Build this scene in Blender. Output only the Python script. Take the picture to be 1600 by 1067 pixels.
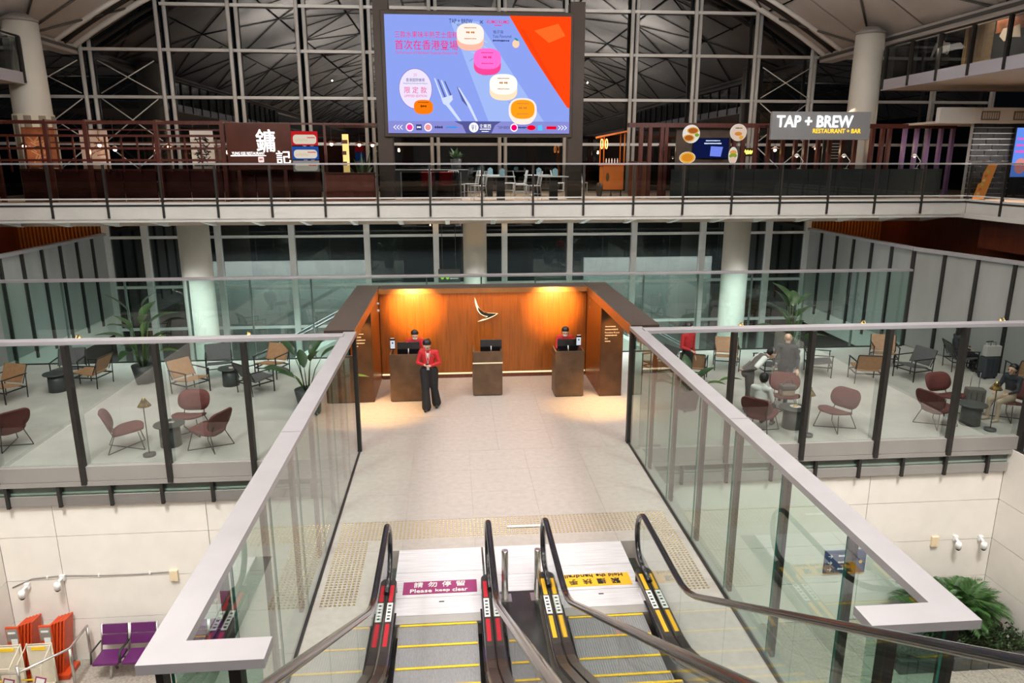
import bpy, bmesh, math, random
from mathutils import Vector, Matrix
from math import pi, sin, cos, radians, sqrt
for o in list(bpy.data.objects): bpy.data.objects.remove(o)
SC = bpy.context.scene
COL = SC.collection
rnd = random.Random(7)

# ------------------------------------------------------------------ camera, world, lights, exposure
EYE = 5.75; XC0 = .82
cd = bpy.data.cameras.new('camera'); cam = bpy.data.objects.new('camera', cd); COL.objects.link(cam)
cam.location = (0, 0, EYE)
cam.rotation_euler = (radians(90 - 14.039), 0, radians(-4.747))
cd.sensor_width = 36; cd.lens = 1126.25 / 1600 * 36; cd.clip_end = 300; cd.clip_start = .05
SC.camera = cam
vs = SC.view_settings
vs.view_transform = 'Standard'; vs.look = 'None'; vs.gamma = 1; vs.use_curve_mapping = False
vs.exposure = 0.15
w = bpy.data.worlds.new('night'); SC.world = w; w.use_nodes = True
w.node_tree.nodes['Background'].inputs[0].default_value = (.0012, .0015, .002, 1)
w.node_tree.nodes['Background'].inputs[1].default_value = 1

def light(name, typ, loc, energy, color=(1, 1, 1), to=None, size=1, size_y=None, spread=180, angle=60, blend=.5, radius=.06):
    d = bpy.data.lights.new(name, typ); d.energy = energy; d.color = color
    if typ == 'AREA':
        d.shape = 'RECTANGLE'; d.size = size; d.size_y = size_y or size; d.spread = radians(spread)
    else: d.shadow_soft_size = radius
    if typ == 'SPOT': d.spot_size = radians(angle); d.spot_blend = blend
    o = bpy.data.objects.new(name, d); COL.objects.link(o); o.location = loc
    if to is not None:
        o.rotation_euler = (Vector(to) - Vector(loc)).to_track_quat('-Z', 'Y').to_euler()
    return o
WARM = (1, .9, .78); NEUT = (1, .965, .92); COOL = (.95, .98, 1)
# high-bay lamps of the hall, under the roof
for x in (-7.5, 0.8, 9.2):
    light('hall_lamp', 'AREA', (x, 9.0, 11.4), 195, NEUT, (x, 9.8, 0), 3, 2, 160)
    light('hall_lamp', 'AREA', (x, 16.0, 11.0), 200, NEUT, (x, 16.0, 0), 3, 2, 160)
    light('deck_fill_spot', 'SPOT', (x, 12.0, 10.8), 1300, NEUT, (x, 24, 6.2), angle=75, blend=.8, radius=.03)  # added fill spots that brighten the deck front, columns and mullions
    light('hall_lamp', 'AREA', (x, 1.0, 11.4), 420, NEUT, (x, 1.0, 0), 3, 2, 130)
# wall-washing lamps over the two wells beside the walkway
light('well_lamp', 'AREA', (-6.3, 6.5, 10.5), 310, NEUT, (-6.3, 13.7, -2.5), 2, 2, 80)
light('well_lamp', 'AREA', (8.3, 6.5, 10.5), 310, NEUT, (8.3, 13.7, -2.5), 2, 2, 80)
# uplights that wash the roof shells
for y in (24.0, 10.0, -6.0, -22.0, -36):
    for x in (-17.5, 19.0):
        light('roof_uplight_fill', 'AREA', (x, y, 8.9), 330 if y > 0 else 1300, (1, .95, .88), (x, y, 14), 1.5, 6, 170)
for y in (2.0, -10.0, -22.0, -34):
    light('roof_uplight_fill', 'AREA', (.8, y, 8.0), 3200, (1, .95, .88), (.8, y, 14), 8, 3, 170)  # added unseen fill, brightens the roof mirrored in the curtain wall
for x in (-7.0, 8.6):
    for y, z in ((22.0, 10.4), (13.0, 9.6)):
        light('roof_uplight_fill', 'AREA', (x, y, z), 620, (1, .95, .88), (x, y, 14), 4, 2, 178)  # added fill hung above the frame to lift the mirrored roof
# atrium behind the lounge
light('atrium_lamp', 'AREA', (.8, 23.2, 3.6), 1500, COOL, (.8, 23.6, -4), 22, .8, 110)
light('beyond_fill', 'AREA', (.8, 29.5, 2.4), 420, COOL, (.8, 29.6, -4), 24, .5, 150)  # added unseen fill that brightens the pale walls behind the glazing
# spots inside the reception portal
GOLD = (1, .55, .16)
light('portal_spot', 'SPOT', (-1.15, 17.6, 2.42), 600, GOLD, (-1.05, 19.0, 1.98), angle=66, blend=.9, radius=.02)
light('portal_spot', 'SPOT', (2.8, 17.6, 2.42), 600, GOLD, (2.7, 19.0, 1.98), angle=66, blend=.9, radius=.02)
light('portal_spot', 'SPOT', (-2.2, 16.2, 2.2), 420, GOLD, (-1.7, 16.3, 0), angle=62, blend=.8, radius=.03)
light('portal_spot', 'SPOT', (3.85, 16.2, 2.2), 420, GOLD, (3.4, 16.3, 0), angle=62, blend=.8, radius=.03)
light('portal_spot', 'SPOT', (3.9, 16.5, 2.2), 70, GOLD, (3.9, 17.1, 1.5), angle=70, blend=.8, radius=.03)
light('portal_spot', 'SPOT', (-2.2, 16.5, 2.2), 70, GOLD, (-2.2, 17.1, 1.5), angle=70, blend=.8, radius=.03)
light('portal_wash', 'AREA', (XC0, 18.72, 2.34), 26, GOLD, (XC0, 19.0, 1.0), 5.2, .05, 170)  # added strip of fill that warms the planks, no fitting behind it
# dim lamps over the food court on the upper deck
light('court_lamp', 'AREA', (2.0, 26.5, 8.6), 330, NEUT, (2.0, 26.5, 4.5), 6, 2, 110)
light('court_lamp', 'AREA', (-8.5, 25.8, 7.4), 110, (1, .75, .5), (-8.5, 25, 4.5), 7, 1, 150)
light('court_lamp', 'AREA', (12.5, 26.2, 7.4), 150, (1, .8, .6), (12.5, 25, 4.5), 7, 1, 150)
light('gallery_lamp', 'AREA', (17.6, 21.3, 6.85), 110, WARM, (17.6, 21.9, 4.5), 1.5, .6, 150)
light('mezzanine_lamp', 'AREA', (16.0, 22.0, 9.9), 60, WARM, (17.2, 22, 8.3), 1, 3, 140)
light('corridor_lamp', 'AREA', (-14.6, 27.0, 4.1), 10, GOLD, (-14.6, 28.3, 3.2), 2.5, .3, 160)
light('corridor_lamp', 'AREA', (16.0, 27.0, 4.1), 10, GOLD, (16.0, 28.3, 3.2), 2.5, .3, 160)
light('corridor_lamp', 'AREA', (18.0, 19.0, 3.9), 8, GOLD, (19, 19, 3), 1, 7, 160)

# ------------------------------------------------------------------ materials
MATS = {}
def mat(name, color, rough=.5, metal=0, var=0, scale=6, bump=0, stretch=(1, 1, 1), spec=.5, emit=None, estr=1, coat=0):
    if name in MATS: return MATS[name]
    m = bpy.data.materials.new(name); m.use_nodes = True
    nt = m.node_tree; b = nt.nodes['Principled BSDF']
    b.inputs['Base Color'].default_value = (*color, 1)
    b.inputs['Roughness'].default_value = rough; b.inputs['Metallic'].default_value = metal
    b.inputs['Specular IOR Level'].default_value = spec
    if coat: b.inputs['Coat Weight'].default_value = coat
    if emit:
        b.inputs['Emission Color'].default_value = (*emit, 1); b.inputs['Emission Strength'].default_value = estr
    if var or bump:
        tc = nt.nodes.new('ShaderNodeTexCoord'); mp = nt.nodes.new('ShaderNodeMapping')
        mp.inputs['Scale'].default_value = stretch
        nz = nt.nodes.new('ShaderNodeTexNoise'); nz.inputs['Scale'].default_value = scale; nz.inputs['Detail'].default_value = 4
        geo = nt.nodes.new('ShaderNodeNewGeometry')
        nt.links.new(geo.outputs['Position'], mp.inputs[0]); nt.links.new(mp.outputs[0], nz.inputs[0])
        if var:
            rp = nt.nodes.new('ShaderNodeValToRGB')
            rp.color_ramp.elements[0].position = .3; rp.color_ramp.elements[1].position = .7
            rp.color_ramp.elements[0].color = (*[c * (1 - var) for c in color], 1)
            rp.color_ramp.elements[1].color = (*[min(1, c * (1 + var)) for c in color], 1)
            nt.links.new(nz.outputs[0], rp.inputs[0]); nt.links.new(rp.outputs[0], b.inputs['Base Color'])
        if bump:
            bp = nt.nodes.new('ShaderNodeBump'); bp.inputs['Strength'].default_value = bump; bp.inputs['Distance'].default_value = .01
            nt.links.new(nz.outputs[0], bp.inputs['Height']); nt.links.new(bp.outputs[0], b.inputs['Normal'])
    MATS[name] = m; return m

def glassmat(name, tint, refl=1.0, rough=0.0, ior=1.5):
    m = bpy.data.materials.new(name); m.use_nodes = True; nt = m.node_tree
    nt.nodes.remove(nt.nodes['Principled BSDF']); out = nt.nodes['Material Output']
    tr = nt.nodes.new('ShaderNodeBsdfTransparent'); tr.inputs[0].default_value = (*tint, 1)
    gl = nt.nodes.new('ShaderNodeBsdfGlossy'); gl.inputs['Roughness'].default_value = rough
    fr = nt.nodes.new('ShaderNodeFresnel'); fr.inputs[0].default_value = ior
    mu = nt.nodes.new('ShaderNodeMath'); mu.operation = 'MULTIPLY'; mu.use_clamp = True; mu.inputs[1].default_value = refl
    mx = nt.nodes.new('ShaderNodeMixShader')
    geo = nt.nodes.new('ShaderNodeNewGeometry'); inv = nt.nodes.new('ShaderNodeMath'); inv.operation = 'SUBTRACT'; inv.inputs[0].default_value = 1
    m2 = nt.nodes.new('ShaderNodeMath'); m2.operation = 'MULTIPLY'
    nt.links.new(geo.outputs['Backfacing'], inv.inputs[1]); nt.links.new(fr.outputs[0], mu.inputs[0])       # both faces of the sheet reflect as one
    nt.links.new(mu.outputs[0], m2.inputs[0]); nt.links.new(inv.outputs[0], m2.inputs[1]); nt.links.new(m2.outputs[0], mx.inputs[0])
    nt.links.new(tr.outputs[0], mx.inputs[1]); nt.links.new(gl.outputs[0], mx.inputs[2]); nt.links.new(mx.outputs[0], out.inputs[0])
    MATS[name] = m; return m
def glow(name, color, strength=1.0):
    if name in MATS: return MATS[name]
    if name.startswith('ad_'): strength *= 1.0
    return mat(name, (0, 0, 0), .5, emit=color, estr=strength, spec=0)

M = {}
M['rail'] = mat('brushed_aluminium', (.40, .388, .41), .38, .35, .04, 3, stretch=(1, 1, 1))
M['post'] = mat('dark_bronze_post', (.028, .025, .023), .45, .3, .1)
M['fascia'] = mat('grey_fascia', (.30, .285, .27), .5, .15, .04, 2)
M['whitefascia'] = mat('pale_fascia', (.60, .59, .56), .5, 0, .05, 1.5)
M['cream'] = mat('cream_wall_panel', (.76, .725, .67), .55, 0, .035, 2.5)
M['stone'] = mat('walkway_stone', (.42, .378, .35), .42, 0, .07, 9, .05)
M['carpet'] = mat('lounge_floor', (.50, .48, .45), .6, 0, .10, 1.6, .05)
M['granite'] = mat('lower_granite', (.34, .30, .26), .5, 0, .28, 22, .05)
M['steel'] = mat('stainless', (.62, .60, .58), .28, 1, .05, 3, stretch=(1, 12, 1))
M['plate'] = mat('landing_plate', (.70, .68, .71), .4, .2, .16, 5, .08, stretch=(.35, 14, 1))
M['step'] = mat('step_grey', (.36, .36, .37), .45, .5, .18, 30, .25, stretch=(9, .6, 1))
M['yellow'] = mat('step_yellow', (.85, .56, .02), .5, 0, .1, 40)
M['black'] = mat('black_rubber', (.012, .012, .016), .22, 0, .1, coat=.4)
M['bronze'] = mat('bronze_deck', (.10, .088, .08), .3, .7, .1, 5)
M['red'] = mat('red_tape', (.55, .015, .03), .4)
M['amber'] = mat('amber_tape', (.85, .47, .02), .4)
M['sticker'] = mat('white_sticker', (.78, .80, .78), .5)
M['ink'] = mat('black_ink', (.02, .02, .02), .6)
M['plum'] = mat('plum_mat', (.27, .03, .13), .6, 0, .08)
M['white'] = mat('white_paint', (.78, .78, .77), .45)
M['gold'] = mat('brass', (.75, .52, .2), .25, 1, .05)
M['wood'] = mat('reception_wood', (.29, .082, .008), .38, 0, .22, 3.2, .05, stretch=(9, 9, .5), coat=.15)
M['wooddark'] = mat('dark_red_wood', (.13, .032, .016), .3, 0, .25, 3, .05, stretch=(8, 8, .5), coat=.3)
M['pillar'] = mat('pillar_bronze', (.085, .04, .018), .38, .3, .25, 3)
M['desk'] = mat('bronze_desk', (.13, .078, .045), .42, .35, .22, 4)
M['band'] = mat('portal_band', (.10, .07, .06), .32, .55, .12, 3)
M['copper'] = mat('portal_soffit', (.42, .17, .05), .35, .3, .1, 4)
M['column'] = mat('column_paint', (.60, .58, .52), .6, 0, .03, 2)
M['mullion'] = mat('mullion_white', (.62, .62, .61), .4, .1, .04, 2)
M['roof'] = mat('roof_panel', (.50, .47, .45), .6, 0, .08, .8)
M['rib'] = mat('roof_rib', (.10, .095, .09), .5, .2)
M['roofbeam'] = mat('roof_edge_beam', (.70, .69, .67), .45, .05)
M['darkgap'] = mat('dark_gap', (.015, .014, .013), .6)
M['lattice'] = mat('lattice_wood', (.085, .02, .014), .35, 0, .3, 4, stretch=(6, 6, 1), coat=.2)
M['redpanel'] = mat('lacquer_panel', (.05, .014, .011), .25, 0, .3, 2, coat=.3)
M['brown'] = mat('brown_metal', (.045, .03, .022), .45, .2, .08, 3)
M['deckfloor'] = mat('deck_timber', (.36, .25, .17), .4, 0, .15, 6, stretch=(1, 8, 1))
M['soffit'] = mat('gallery_soffit', (.55, .47, .40), .6, 0, .03, 2)
M['tanleather'] = mat('tan_leather', (.42, .23, .12), .5, 0, .1, 12)
M['greysling'] = mat('charcoal_sling', (.10, .10, .105), .6, 0, .1, 20)
M['maroon'] = mat('maroon_felt', (.14, .034, .031), .75, 0, .1, 20)
M['darkmetal'] = mat('dark_metal', (.04, .04, .042), .4, .6)
M['tabledark'] = mat('slate_table', (.055, .065, .065), .4, 0, .15, 8)
M['leaf'] = mat('leaf_green', (.022, .065, .016), .4, 0, .35, 7, coat=.2)
M['leafy'] = mat('leaf_light', (.07, .14, .025), .45, 0, .3, 7)
M['palm'] = mat('palm_green', (.035, .10, .02), .5, 0, .4, 9)
M['soil'] = mat('soil', (.05, .03, .02), .9, 0, .3, 20)
M['potgrey'] = mat('charcoal_pot', (.05, .055, .055), .5, 0, .1)
M['kerb'] = mat('planter_stone', (.055, .055, .055), .6, 0, .25, 15)
M['planter'] = mat('planter_brown', (.09, .055, .04), .6, 0, .2, 10)
M['purple'] = mat('purple_vinyl', (.10, .012, .10), .4, 0, .08, 8)
M['orange'] = mat('orange_paint', (.55, .06, .012), .4, 0, .08, 6)
M['cartorange'] = mat('cart_orange', (.80, .20, .02), .4, 0, .06, 4)
M['ivory'] = mat('ivory_paint', (.62, .57, .46), .45, 0, .06, 6)
M['skin'] = mat('skin', (.62, .38, .27), .5)
M['hairblack'] = mat('hair_black', (.012, .010, .010), .4)
M['redcloth'] = mat('red_jacket', (.52, .018, .025), .7, 0, .1, 15)
M['blackcloth'] = mat('black_cloth', (.012, .012, .014), .75, 0, .2, 20)
M['whitecloth'] = mat('white_cloth', (.72, .72, .70), .75, 0, .05, 20)
M['greycloth'] = mat('grey_cloth', (.14, .125, .12), .75, 0, .1, 20)
M['navycloth'] = mat('navy_cloth', (.035, .04, .05), .75, 0, .1, 20)
M['beigecloth'] = mat('beige_cloth', (.52, .40, .30), .75, 0, .08, 20)
M['mask'] = mat('face_mask', (.75, .77, .8), .7)
M['screenoff'] = mat('black_screen', (.008, .008, .01), .15, coat=.3)
M['lip'] = mat('lip', (.42, .12, .10), .5)
M['grout'] = mat('grout', (.42, .385, .36), .7)
M['brick'] = mat('black_brick', (.012, .013, .017), .6, 0, .3, 9)
M['mortar'] = mat('pale_mortar', (.6, .6, .62), .8)
M['oak'] = mat('veneer_oak', (.20, .135, .08), .5, 0, .25, 4, stretch=(1, .5, 9))
M['bulb'] = glow('bulb_glow', (1, .8, .5), 14)
G_GREEN = glassmat('glass_green', (.79, .90, .86), 1.9)
G_FRONT = glassmat('glass_lounge_front', (.86, .905, .89), 5.0)
G_FAR = glassmat('glass_far_green', (.80, .92, .885), 3.2)
G_ESC = glassmat('glass_escalator', (.93, .96, .95), .9)
G_DARK = glassmat('glass_smoked', (.62, .64, .64), .8)
G_CURT = glassmat('glass_curtain', (.5, .53, .55), 4.2)
G_LOW = glassmat('glass_atrium', (.55, .6, .6), 2.4)
G_CHAN = mat('channel_glass', (.30, .31, .30), .35, 0, .12, 1.2, stretch=(1, 1, .3))
GEDGE = mat('glass_edge', (.02, .14, .11), .2)
# ------------------------------------------------------------------ helpers
def chain(p):
    v = Vector((0, 0, 0))
    while p is not None: v += p.location; p = p.parent
    return v
def link(name, me, parent=None, loc=None):
    o = bpy.data.objects.new(name, me); COL.objects.link(o)
    if parent is not None: o.parent = parent
    if loc is not None: o.location = loc
    return o
def tag(o, label=None, cat=None, group=None, kind=None):
    if label: o['label'] = label
    if cat: o['category'] = cat
    if group: o['group'] = group
    if kind: o['kind'] = kind
    return o
def thing(name, label, cat, loc=(0, 0, 0), rotz=0, group=None):
    o = link(name, None); o.location = loc; o.rotation_euler = (0, 0, rotz); o.empty_display_size = .1
    return tag(o, label, cat, group)
def struct(name, label, loc=(0, 0, 0)):
    o = link(name, None); o.location = loc; o.empty_display_size = .1
    return tag(o, label, None, None, 'structure')
_cube = {}
def cube(m):
    k = m.name
    if k not in _cube:
        bm = bmesh.new(); bmesh.ops.create_cube(bm, size=1)
        me = bpy.data.meshes.new('block_' + k); bm.to_mesh(me); bm.free(); me.materials.append(m); _cube[k] = me
    return _cube[k]
def box(name, m, lo, hi, parent=None, rot=None):
    """a box given by its corners; shares one unit mesh per material"""
    c = (Vector(lo) + Vector(hi)) / 2
    o = link(name, cube(m), parent); o.location = c - chain(parent)
    o.scale = (abs(hi[0] - lo[0]), abs(hi[1] - lo[1]), abs(hi[2] - lo[2]))
    if rot: o.rotation_euler = rot
    return o
class MB:
    """collects shapes into ONE mesh"""
    def __init__(s): s.bm = bmesh.new()
    def box(s, lo, hi, mi=0, bev=0):
        c = (Vector(lo) + Vector(hi)) / 2; d = Vector(hi) - Vector(lo)
        r = bmesh.ops.create_cube(s.bm, size=1, matrix=Matrix.Translation(c) @ Matrix.Diagonal((abs(d[0]), abs(d[1]), abs(d[2]), 1)))
        fs = {f for v in r['verts'] for f in v.link_faces}
        for f in fs: f.material_index = mi
        if bev:
            es = {e for f in fs for e in f.edges}
            bmesh.ops.bevel(s.bm, geom=list(es), offset=bev, segments=2, affect='EDGES', profile=.6)
        return s
    def obox(s, M4, size, mi=0):
        r = bmesh.ops.create_cube(s.bm, size=1, matrix=M4 @ Matrix.Diagonal((*size, 1)))
        for v in r['verts']:
            for f in v.link_faces: f.material_index = mi
        return s
    def tube(s, pts, r, seg=8, mi=0, closed=False, caps=True, flat=1.0):
        pts = [Vector(p) for p in pts]; n = len(pts); rings = []
        rs = r if isinstance(r, (list, tuple)) else [r] * n
        prev = None
        for i, p in enumerate(pts):
            if closed: t = (pts[(i + 1) % n] - pts[i - 1])
            else: t = (pts[min(i + 1, n - 1)] - pts[max(i - 1, 0)])
            t.normalize()
            if prev is None:
                a = Vector((0, 0, 1)) if abs(t.z) < .9 else Vector((1, 0, 0))
                u = t.cross(a).normalized()
            else:
                u = (prev - t * prev.dot(t)).normalized()
            prev = u; v = t.cross(u)
            rings.append([s.bm.verts.new(p + u * (rs[i] * cos(2 * pi * k / seg)) + v * (rs[i] * flat * sin(2 * pi * k / seg))) for k in range(seg)])
        m = n if closed else n - 1
        for i in range(m):
            A, B = rings[i], rings[(i + 1) % n]
            for k in range(seg):
                f = s.bm.faces.new((A[k], A[(k + 1) % seg], B[(k + 1) % seg], B[k])); f.material_index = mi; f.smooth = True
        if caps and not closed:
            for R in (rings[0][::-1], rings[-1]):
                f = s.bm.faces.new(R); f.material_index = mi
        return s
    def lathe(s, prof, c=(0, 0, 0), seg=24, mi=0, axis='Z'):
        c = Vector(c); rings = []
        for r, z in prof:
            ring = []
            for k in range(seg):
                a = 2 * pi * k / seg
                p = Vector((r * cos(a), r * sin(a), z))
                if axis == 'Y': p = Vector((r * cos(a), z, r * sin(a)))
                if axis == 'X': p = Vector((z, r * cos(a), r * sin(a)))
                ring.append(s.bm.verts.new(c + p))
            rings.append(ring)
        for A, B in zip(rings, rings[1:]):
            for k in range(seg):
                f = s.bm.faces.new((A[k], A[(k + 1) % seg], B[(k + 1) % seg], B[k])); f.material_index = mi; f.smooth = True
        for R, flip in ((rings[0], True), (rings[-1], False)):
            f = s.bm.faces.new(R[::-1] if flip else R); f.material_index = mi
        return s
    def prism(s, poly, h, M4=None, mi=0):
        """polygon in XY extruded by h along Z, then moved by M4"""
        M4 = M4 or Matrix()
        A = [s.bm.verts.new(M4 @ Vector((x, y, 0))) for x, y in poly]; B = [s.bm.verts.new(M4 @ Vector((x, y, h))) for x, y in poly]
        n = len(poly)
        for f in (s.bm.faces.new(A[::-1]), s.bm.faces.new(B)): f.material_index = mi
        for k in range(n):
            f = s.bm.faces.new((A[k], A[(k + 1) % n], B[(k + 1) % n], B[k])); f.material_index = mi
        return s
    def quad(s, a, b, c, d, mi=0, smooth=False):
        f = s.bm.faces.new([s.bm.verts.new(Vector(p)) for p in (a, b, c, d)]); f.material_index = mi; f.smooth = smooth
        return s
    def ball(s, c, r, mi=0, sc=(1, 1, 1), u=14, v=10, rot=None):
        M4 = Matrix.Translation(Vector(c)) @ (rot.to_4x4() if rot else Matrix()) @ Matrix.Diagonal((r * sc[0], r * sc[1], r * sc[2], 1))
        rr = bmesh.ops.create_uvsphere(s.bm, u_segments=u, v_segments=v, radius=1, matrix=M4)
        for vv in rr['verts']:
            for f in vv.link_faces: f.material_index = mi; f.smooth = True
        return s
    def mesh(s, name, mats):
        bmesh.ops.recalc_face_normals(s.bm, faces=s.bm.faces[:])
        me = bpy.data.meshes.new(name); s.bm.to_mesh(me); s.bm.free()
        for m in (mats if isinstance(mats, (list, tuple)) else [mats]): me.materials.append(m)
        return me
    def build(s, name, mats, parent=None):
        """vertices are given in world space (parents are unrotated while building)"""
        off = chain(parent)
        if off.length: bmesh.ops.translate(s.bm, verts=s.bm.verts[:], vec=-off)
        return link(name, s.mesh(name, mats), parent)
def copy_tree(o, parent=None):
    c = o.copy(); COL.objects.link(c)
    if parent is not None: c.parent = parent
    for ch in list(o.children): copy_tree(ch, c)
    return c
_used = set()
def place(proto, loc, rotz, label, group=None):
    """the first call moves the prototype itself, later calls copy it with its parts"""
    if proto.name in _used: o = copy_tree(proto)
    else: o = proto; _used.add(proto.name)
    o.location = loc; o.rotation_euler = (0, 0, rotz); o['label'] = label
    if group: o['group'] = group
    return o
def roundrect(w, h, r, n=6):
    out = []
    for cx, cy, a0 in ((w / 2 - r, h / 2 - r, 0), (-w / 2 + r, h / 2 - r, pi / 2), (-w / 2 + r, -h / 2 + r, pi), (w / 2 - r, -h / 2 + r, 1.5 * pi)):
        for k in range(n + 1):
            a = a0 + pi / 2 * k / n; out.append((cx + r * cos(a), cy + r * sin(a)))
    return out
def ellipse(rx, ry, n=28): return [(rx * cos(2 * pi * k / n), ry * sin(2 * pi * k / n)) for k in range(n)]
FACE = Matrix.Rotation(pi / 2, 4, 'X')          # XY drawing -> upright, seen from -Y
def upright(x, y, z, roll=0, yaw=0): return Matrix.Translation((x, y, z)) @ Matrix.Rotation(yaw, 4, 'Z') @ FACE @ Matrix.Rotation(roll, 4, 'Z')
def flat(x, y, z, rz=0): return Matrix.Translation((x, y, z)) @ Matrix.Rotation(rz, 4, 'Z')
def plaque(name, m, poly, M4, parent, th=.006):
    return MB().prism(poly, th, M4).build(name, m, parent)
def text(name, s, size, M4, m, parent, width=None, align='CENTER', shear=0, ext=.004, bold=0):
    """lettering as a thin mesh; size = letter height, width = fitted line width"""
    cu = bpy.data.curves.new(name, 'FONT'); cu.body = s; cu.size = 1; cu.align_x = 'CENTER' if align == 'CENTER' else align; cu.align_y = 'CENTER'
    cu.resolution_u = 2; cu.extrude = .001; cu.shear = shear; cu.offset = bold
    ob = bpy.data.objects.new(name, cu); COL.objects.link(ob)
    bpy.context.view_layer.update()
    me = bpy.data.meshes.new_from_object(ob.evaluated_get(bpy.context.evaluated_depsgraph_get()))
    bpy.data.objects.remove(ob); bpy.data.curves.remove(cu)
    if not me.vertices: return None
    xs = [v.co.x for v in me.vertices]; w0 = max(xs) - min(xs); cx = (max(xs) + min(xs)) / 2
    ys = [v.co.y for v in me.vertices]; h0 = max(ys) - min(ys); cy = (max(ys) + min(ys)) / 2
    ky = size / h0; kx = (width / w0) if width else ky
    if align != 'CENTER': cx = min(xs)
    off = chain(parent)
    for v in me.vertices:
        p = M4 @ Vector(((v.co.x - cx) * kx, (v.co.y - cy) * ky, ext + (ext if v.co.z > 0 else -ext * .5)))
        v.co = p - off
    me.name = name; me.materials.clear(); me.materials.append(m)
    return link(name, me, parent)

def scribble(name, width, h, M4, m, parent, n=9, ext=.003, left=False):
    """a line of print too small to read: one ragged stroke"""
    r = random.Random(int(width * 1000) + n); top, bot = [], []; x0 = 0 if left else -width / 2
    for k in range(2 * n + 1):
        x = x0 + width * k / (2 * n); a = h / 2 * (r.uniform(.7, 1) if k % 2 else r.uniform(.1, .35)); top.append((x, a)); bot.append((x, -a * r.uniform(.6, 1)))
    return MB().prism(bot + top[::-1], ext, M4).build(name, m, parent)
# ------------------------------------------------------------------ the large structure
XL, XR = -1.97, 3.62            # glass walls along the walkway
XC = .82
LOW = -4.4                      # lower floor
UP = 4.53                       # upper deck
# walkway floor: stone tiles on a bed
fl = struct('floor', 'pale beige stone floor of the walkway leading to the reception')
def tiles(par, m, x0, x1, y0, y1, nx, ny, z=0, gap=.0012, th=.03, jit=.0006):
    dx, dy = (x1 - x0) / nx, (y1 - y0) / ny
    for i in range(nx):
        for j in range(ny):
            dz = rnd.uniform(-jit, jit)
            box('tile', m, (x0 + i * dx + gap, y0 + j * dy + gap, z - th), (x0 + (i + 1) * dx - gap, y0 + (j + 1) * dy - gap, z + dz), par)
tiles(fl, M['stone'], XL, XR, 9.98, 13.8, 5, 4)
tiles(fl, M['stone'], -2.5, 4.25, 13.8, 19.02, 6, 5)
for x0, x1 in ((XL, -1.13), (2.77, XR)): tiles(fl, M['stone'], x0, x1, 4.3, 9.98, 1, 5)
MB().box((-2.5, 13.8, -.3), (4.25, 19.2, -.03)).box((XL, 9.98, -.3), (XR, 13.8, -.03)).box((XL, 4.3, -.3), (-1.13, 9.98, -.03)).box((2.77, 4.3, -.3), (XR, 9.98, -.03)).build('floor_bed', M['grout'], fl)
# tactile studs: far more than anyone would count
def studs():
    bm = MB()
    def field(x0, x1, y0, y1, s=.062):
        nx, ny = int((x1 - x0) / s), int((y1 - y0) / s)
        for i in range(nx):
            for j in range(ny):
                x, y = x0 + (i + .5) * s, y0 + (j + .5) * s; r = .022; t = .014
                a = [bm.bm.verts.new((x + r * cos(k * pi / 3), y + r * sin(k * pi / 3), .0)) for k in range(6)]
                b = [bm.bm.verts.new((x + t * cos(k * pi / 3), y + t * sin(k * pi / 3), .009)) for k in range(6)]
                bm.bm.faces.new(b)
                for k in range(6): bm.bm.faces.new((a[k], a[(k + 1) % 6], b[(k + 1) % 6], b[k]))
    field(-1.87, 3.52, 10.3, 10.95); field(-1.87, -1.37, 8.6, 10.3); field(3.05, 3.52, 8.6, 10.3)
    o = bm.build('tactile_studs', mat('brass_stud', (.46, .35, .19), .28, .75)); tag(o, 'band of small raised brass tactile studs set in the walkway floor', 'tactile paving', kind='stuff')
studs()
# lounge floors
for nm, x0, x1, lab in (('floor_lounge_left', -12.9, -2.5, 'pale floor of the lounge wing left of the reception'), ('floor_lounge_right', 4.25, 16.2, 'pale floor of the lounge wing right of the reception')):
    o = MB().box((x0, 13.72, -.28), (x1, 21.35, 0)).build(nm, M['carpet']); tag(o, lab, kind='structure')
for x0, x1 in ((-2.5, XL - .02), (XR + .02, 4.25)): pass
# lower hall floor
lf = struct('floor_lower', 'brown granite floor of the lower hall below the walkway', (0, 0, LOW))
MB().box((-30, -3, LOW - .3), (30, 30, LOW - .02)).build('floor_bed', M['granite'], lf)
tiles(lf, M['granite'], 7.2, 12.0, 9.0, 13.7, 8, 8, LOW, .004, .02)
MB().box((-30, -3, LOW - .02), (7.2, 30, LOW)).box((7.2, -3, LOW - .02), (12, 9, LOW)).box((12, -3, LOW - .02), (30, 30, LOW)).build('paving', M['granite'], lf)

# cream panel walls of the lower hall
def panel_wall(name, label, axis, at, a0, a1, seams, z0, z1, zs, thick=.05, sign=-1):
    w_ = struct(name, label)
    e = [a0] + [s for s in seams if a0 < s < a1] + [a1]; zz = [z0] + [z for z in zs if z0 < z < z1] + [z1]
    g = .006
    for p, q in zip(e, e[1:]):
        for r, s in zip(zz, zz[1:]):
            if axis == 'Y': box('panel', M['cream'], (p + g, at, r + g), (q - g, at + thick, s - g), w_)
            else: box('panel', M['cream'], (at, p + g, r + g), (at + thick, q - g, s - g), w_)
    if axis == 'Y': box('panel_backing', M['darkgap'], (a0, at + thick * .5, z0), (a1, at + thick + .1, z1), w_)
    elif sign < 0: box('panel_backing', M['darkgap'], (at - .1, a0, z0), (at + thick * .5, a1, z1), w_)
    else: box('panel_backing', M['darkgap'], (at + thick * .5, a0, z0), (at + thick + .1, a1, z1), w_)
    return w_
ZS = (-3.42, -2.49, -1.53)
panel_wall('wall_back', 'cream panelled wall under the lounge, left of the walkway', 'Y', 13.75, -9.1, -2.3, (-8.0, -5.05), LOW, -.82, ZS)
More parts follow.
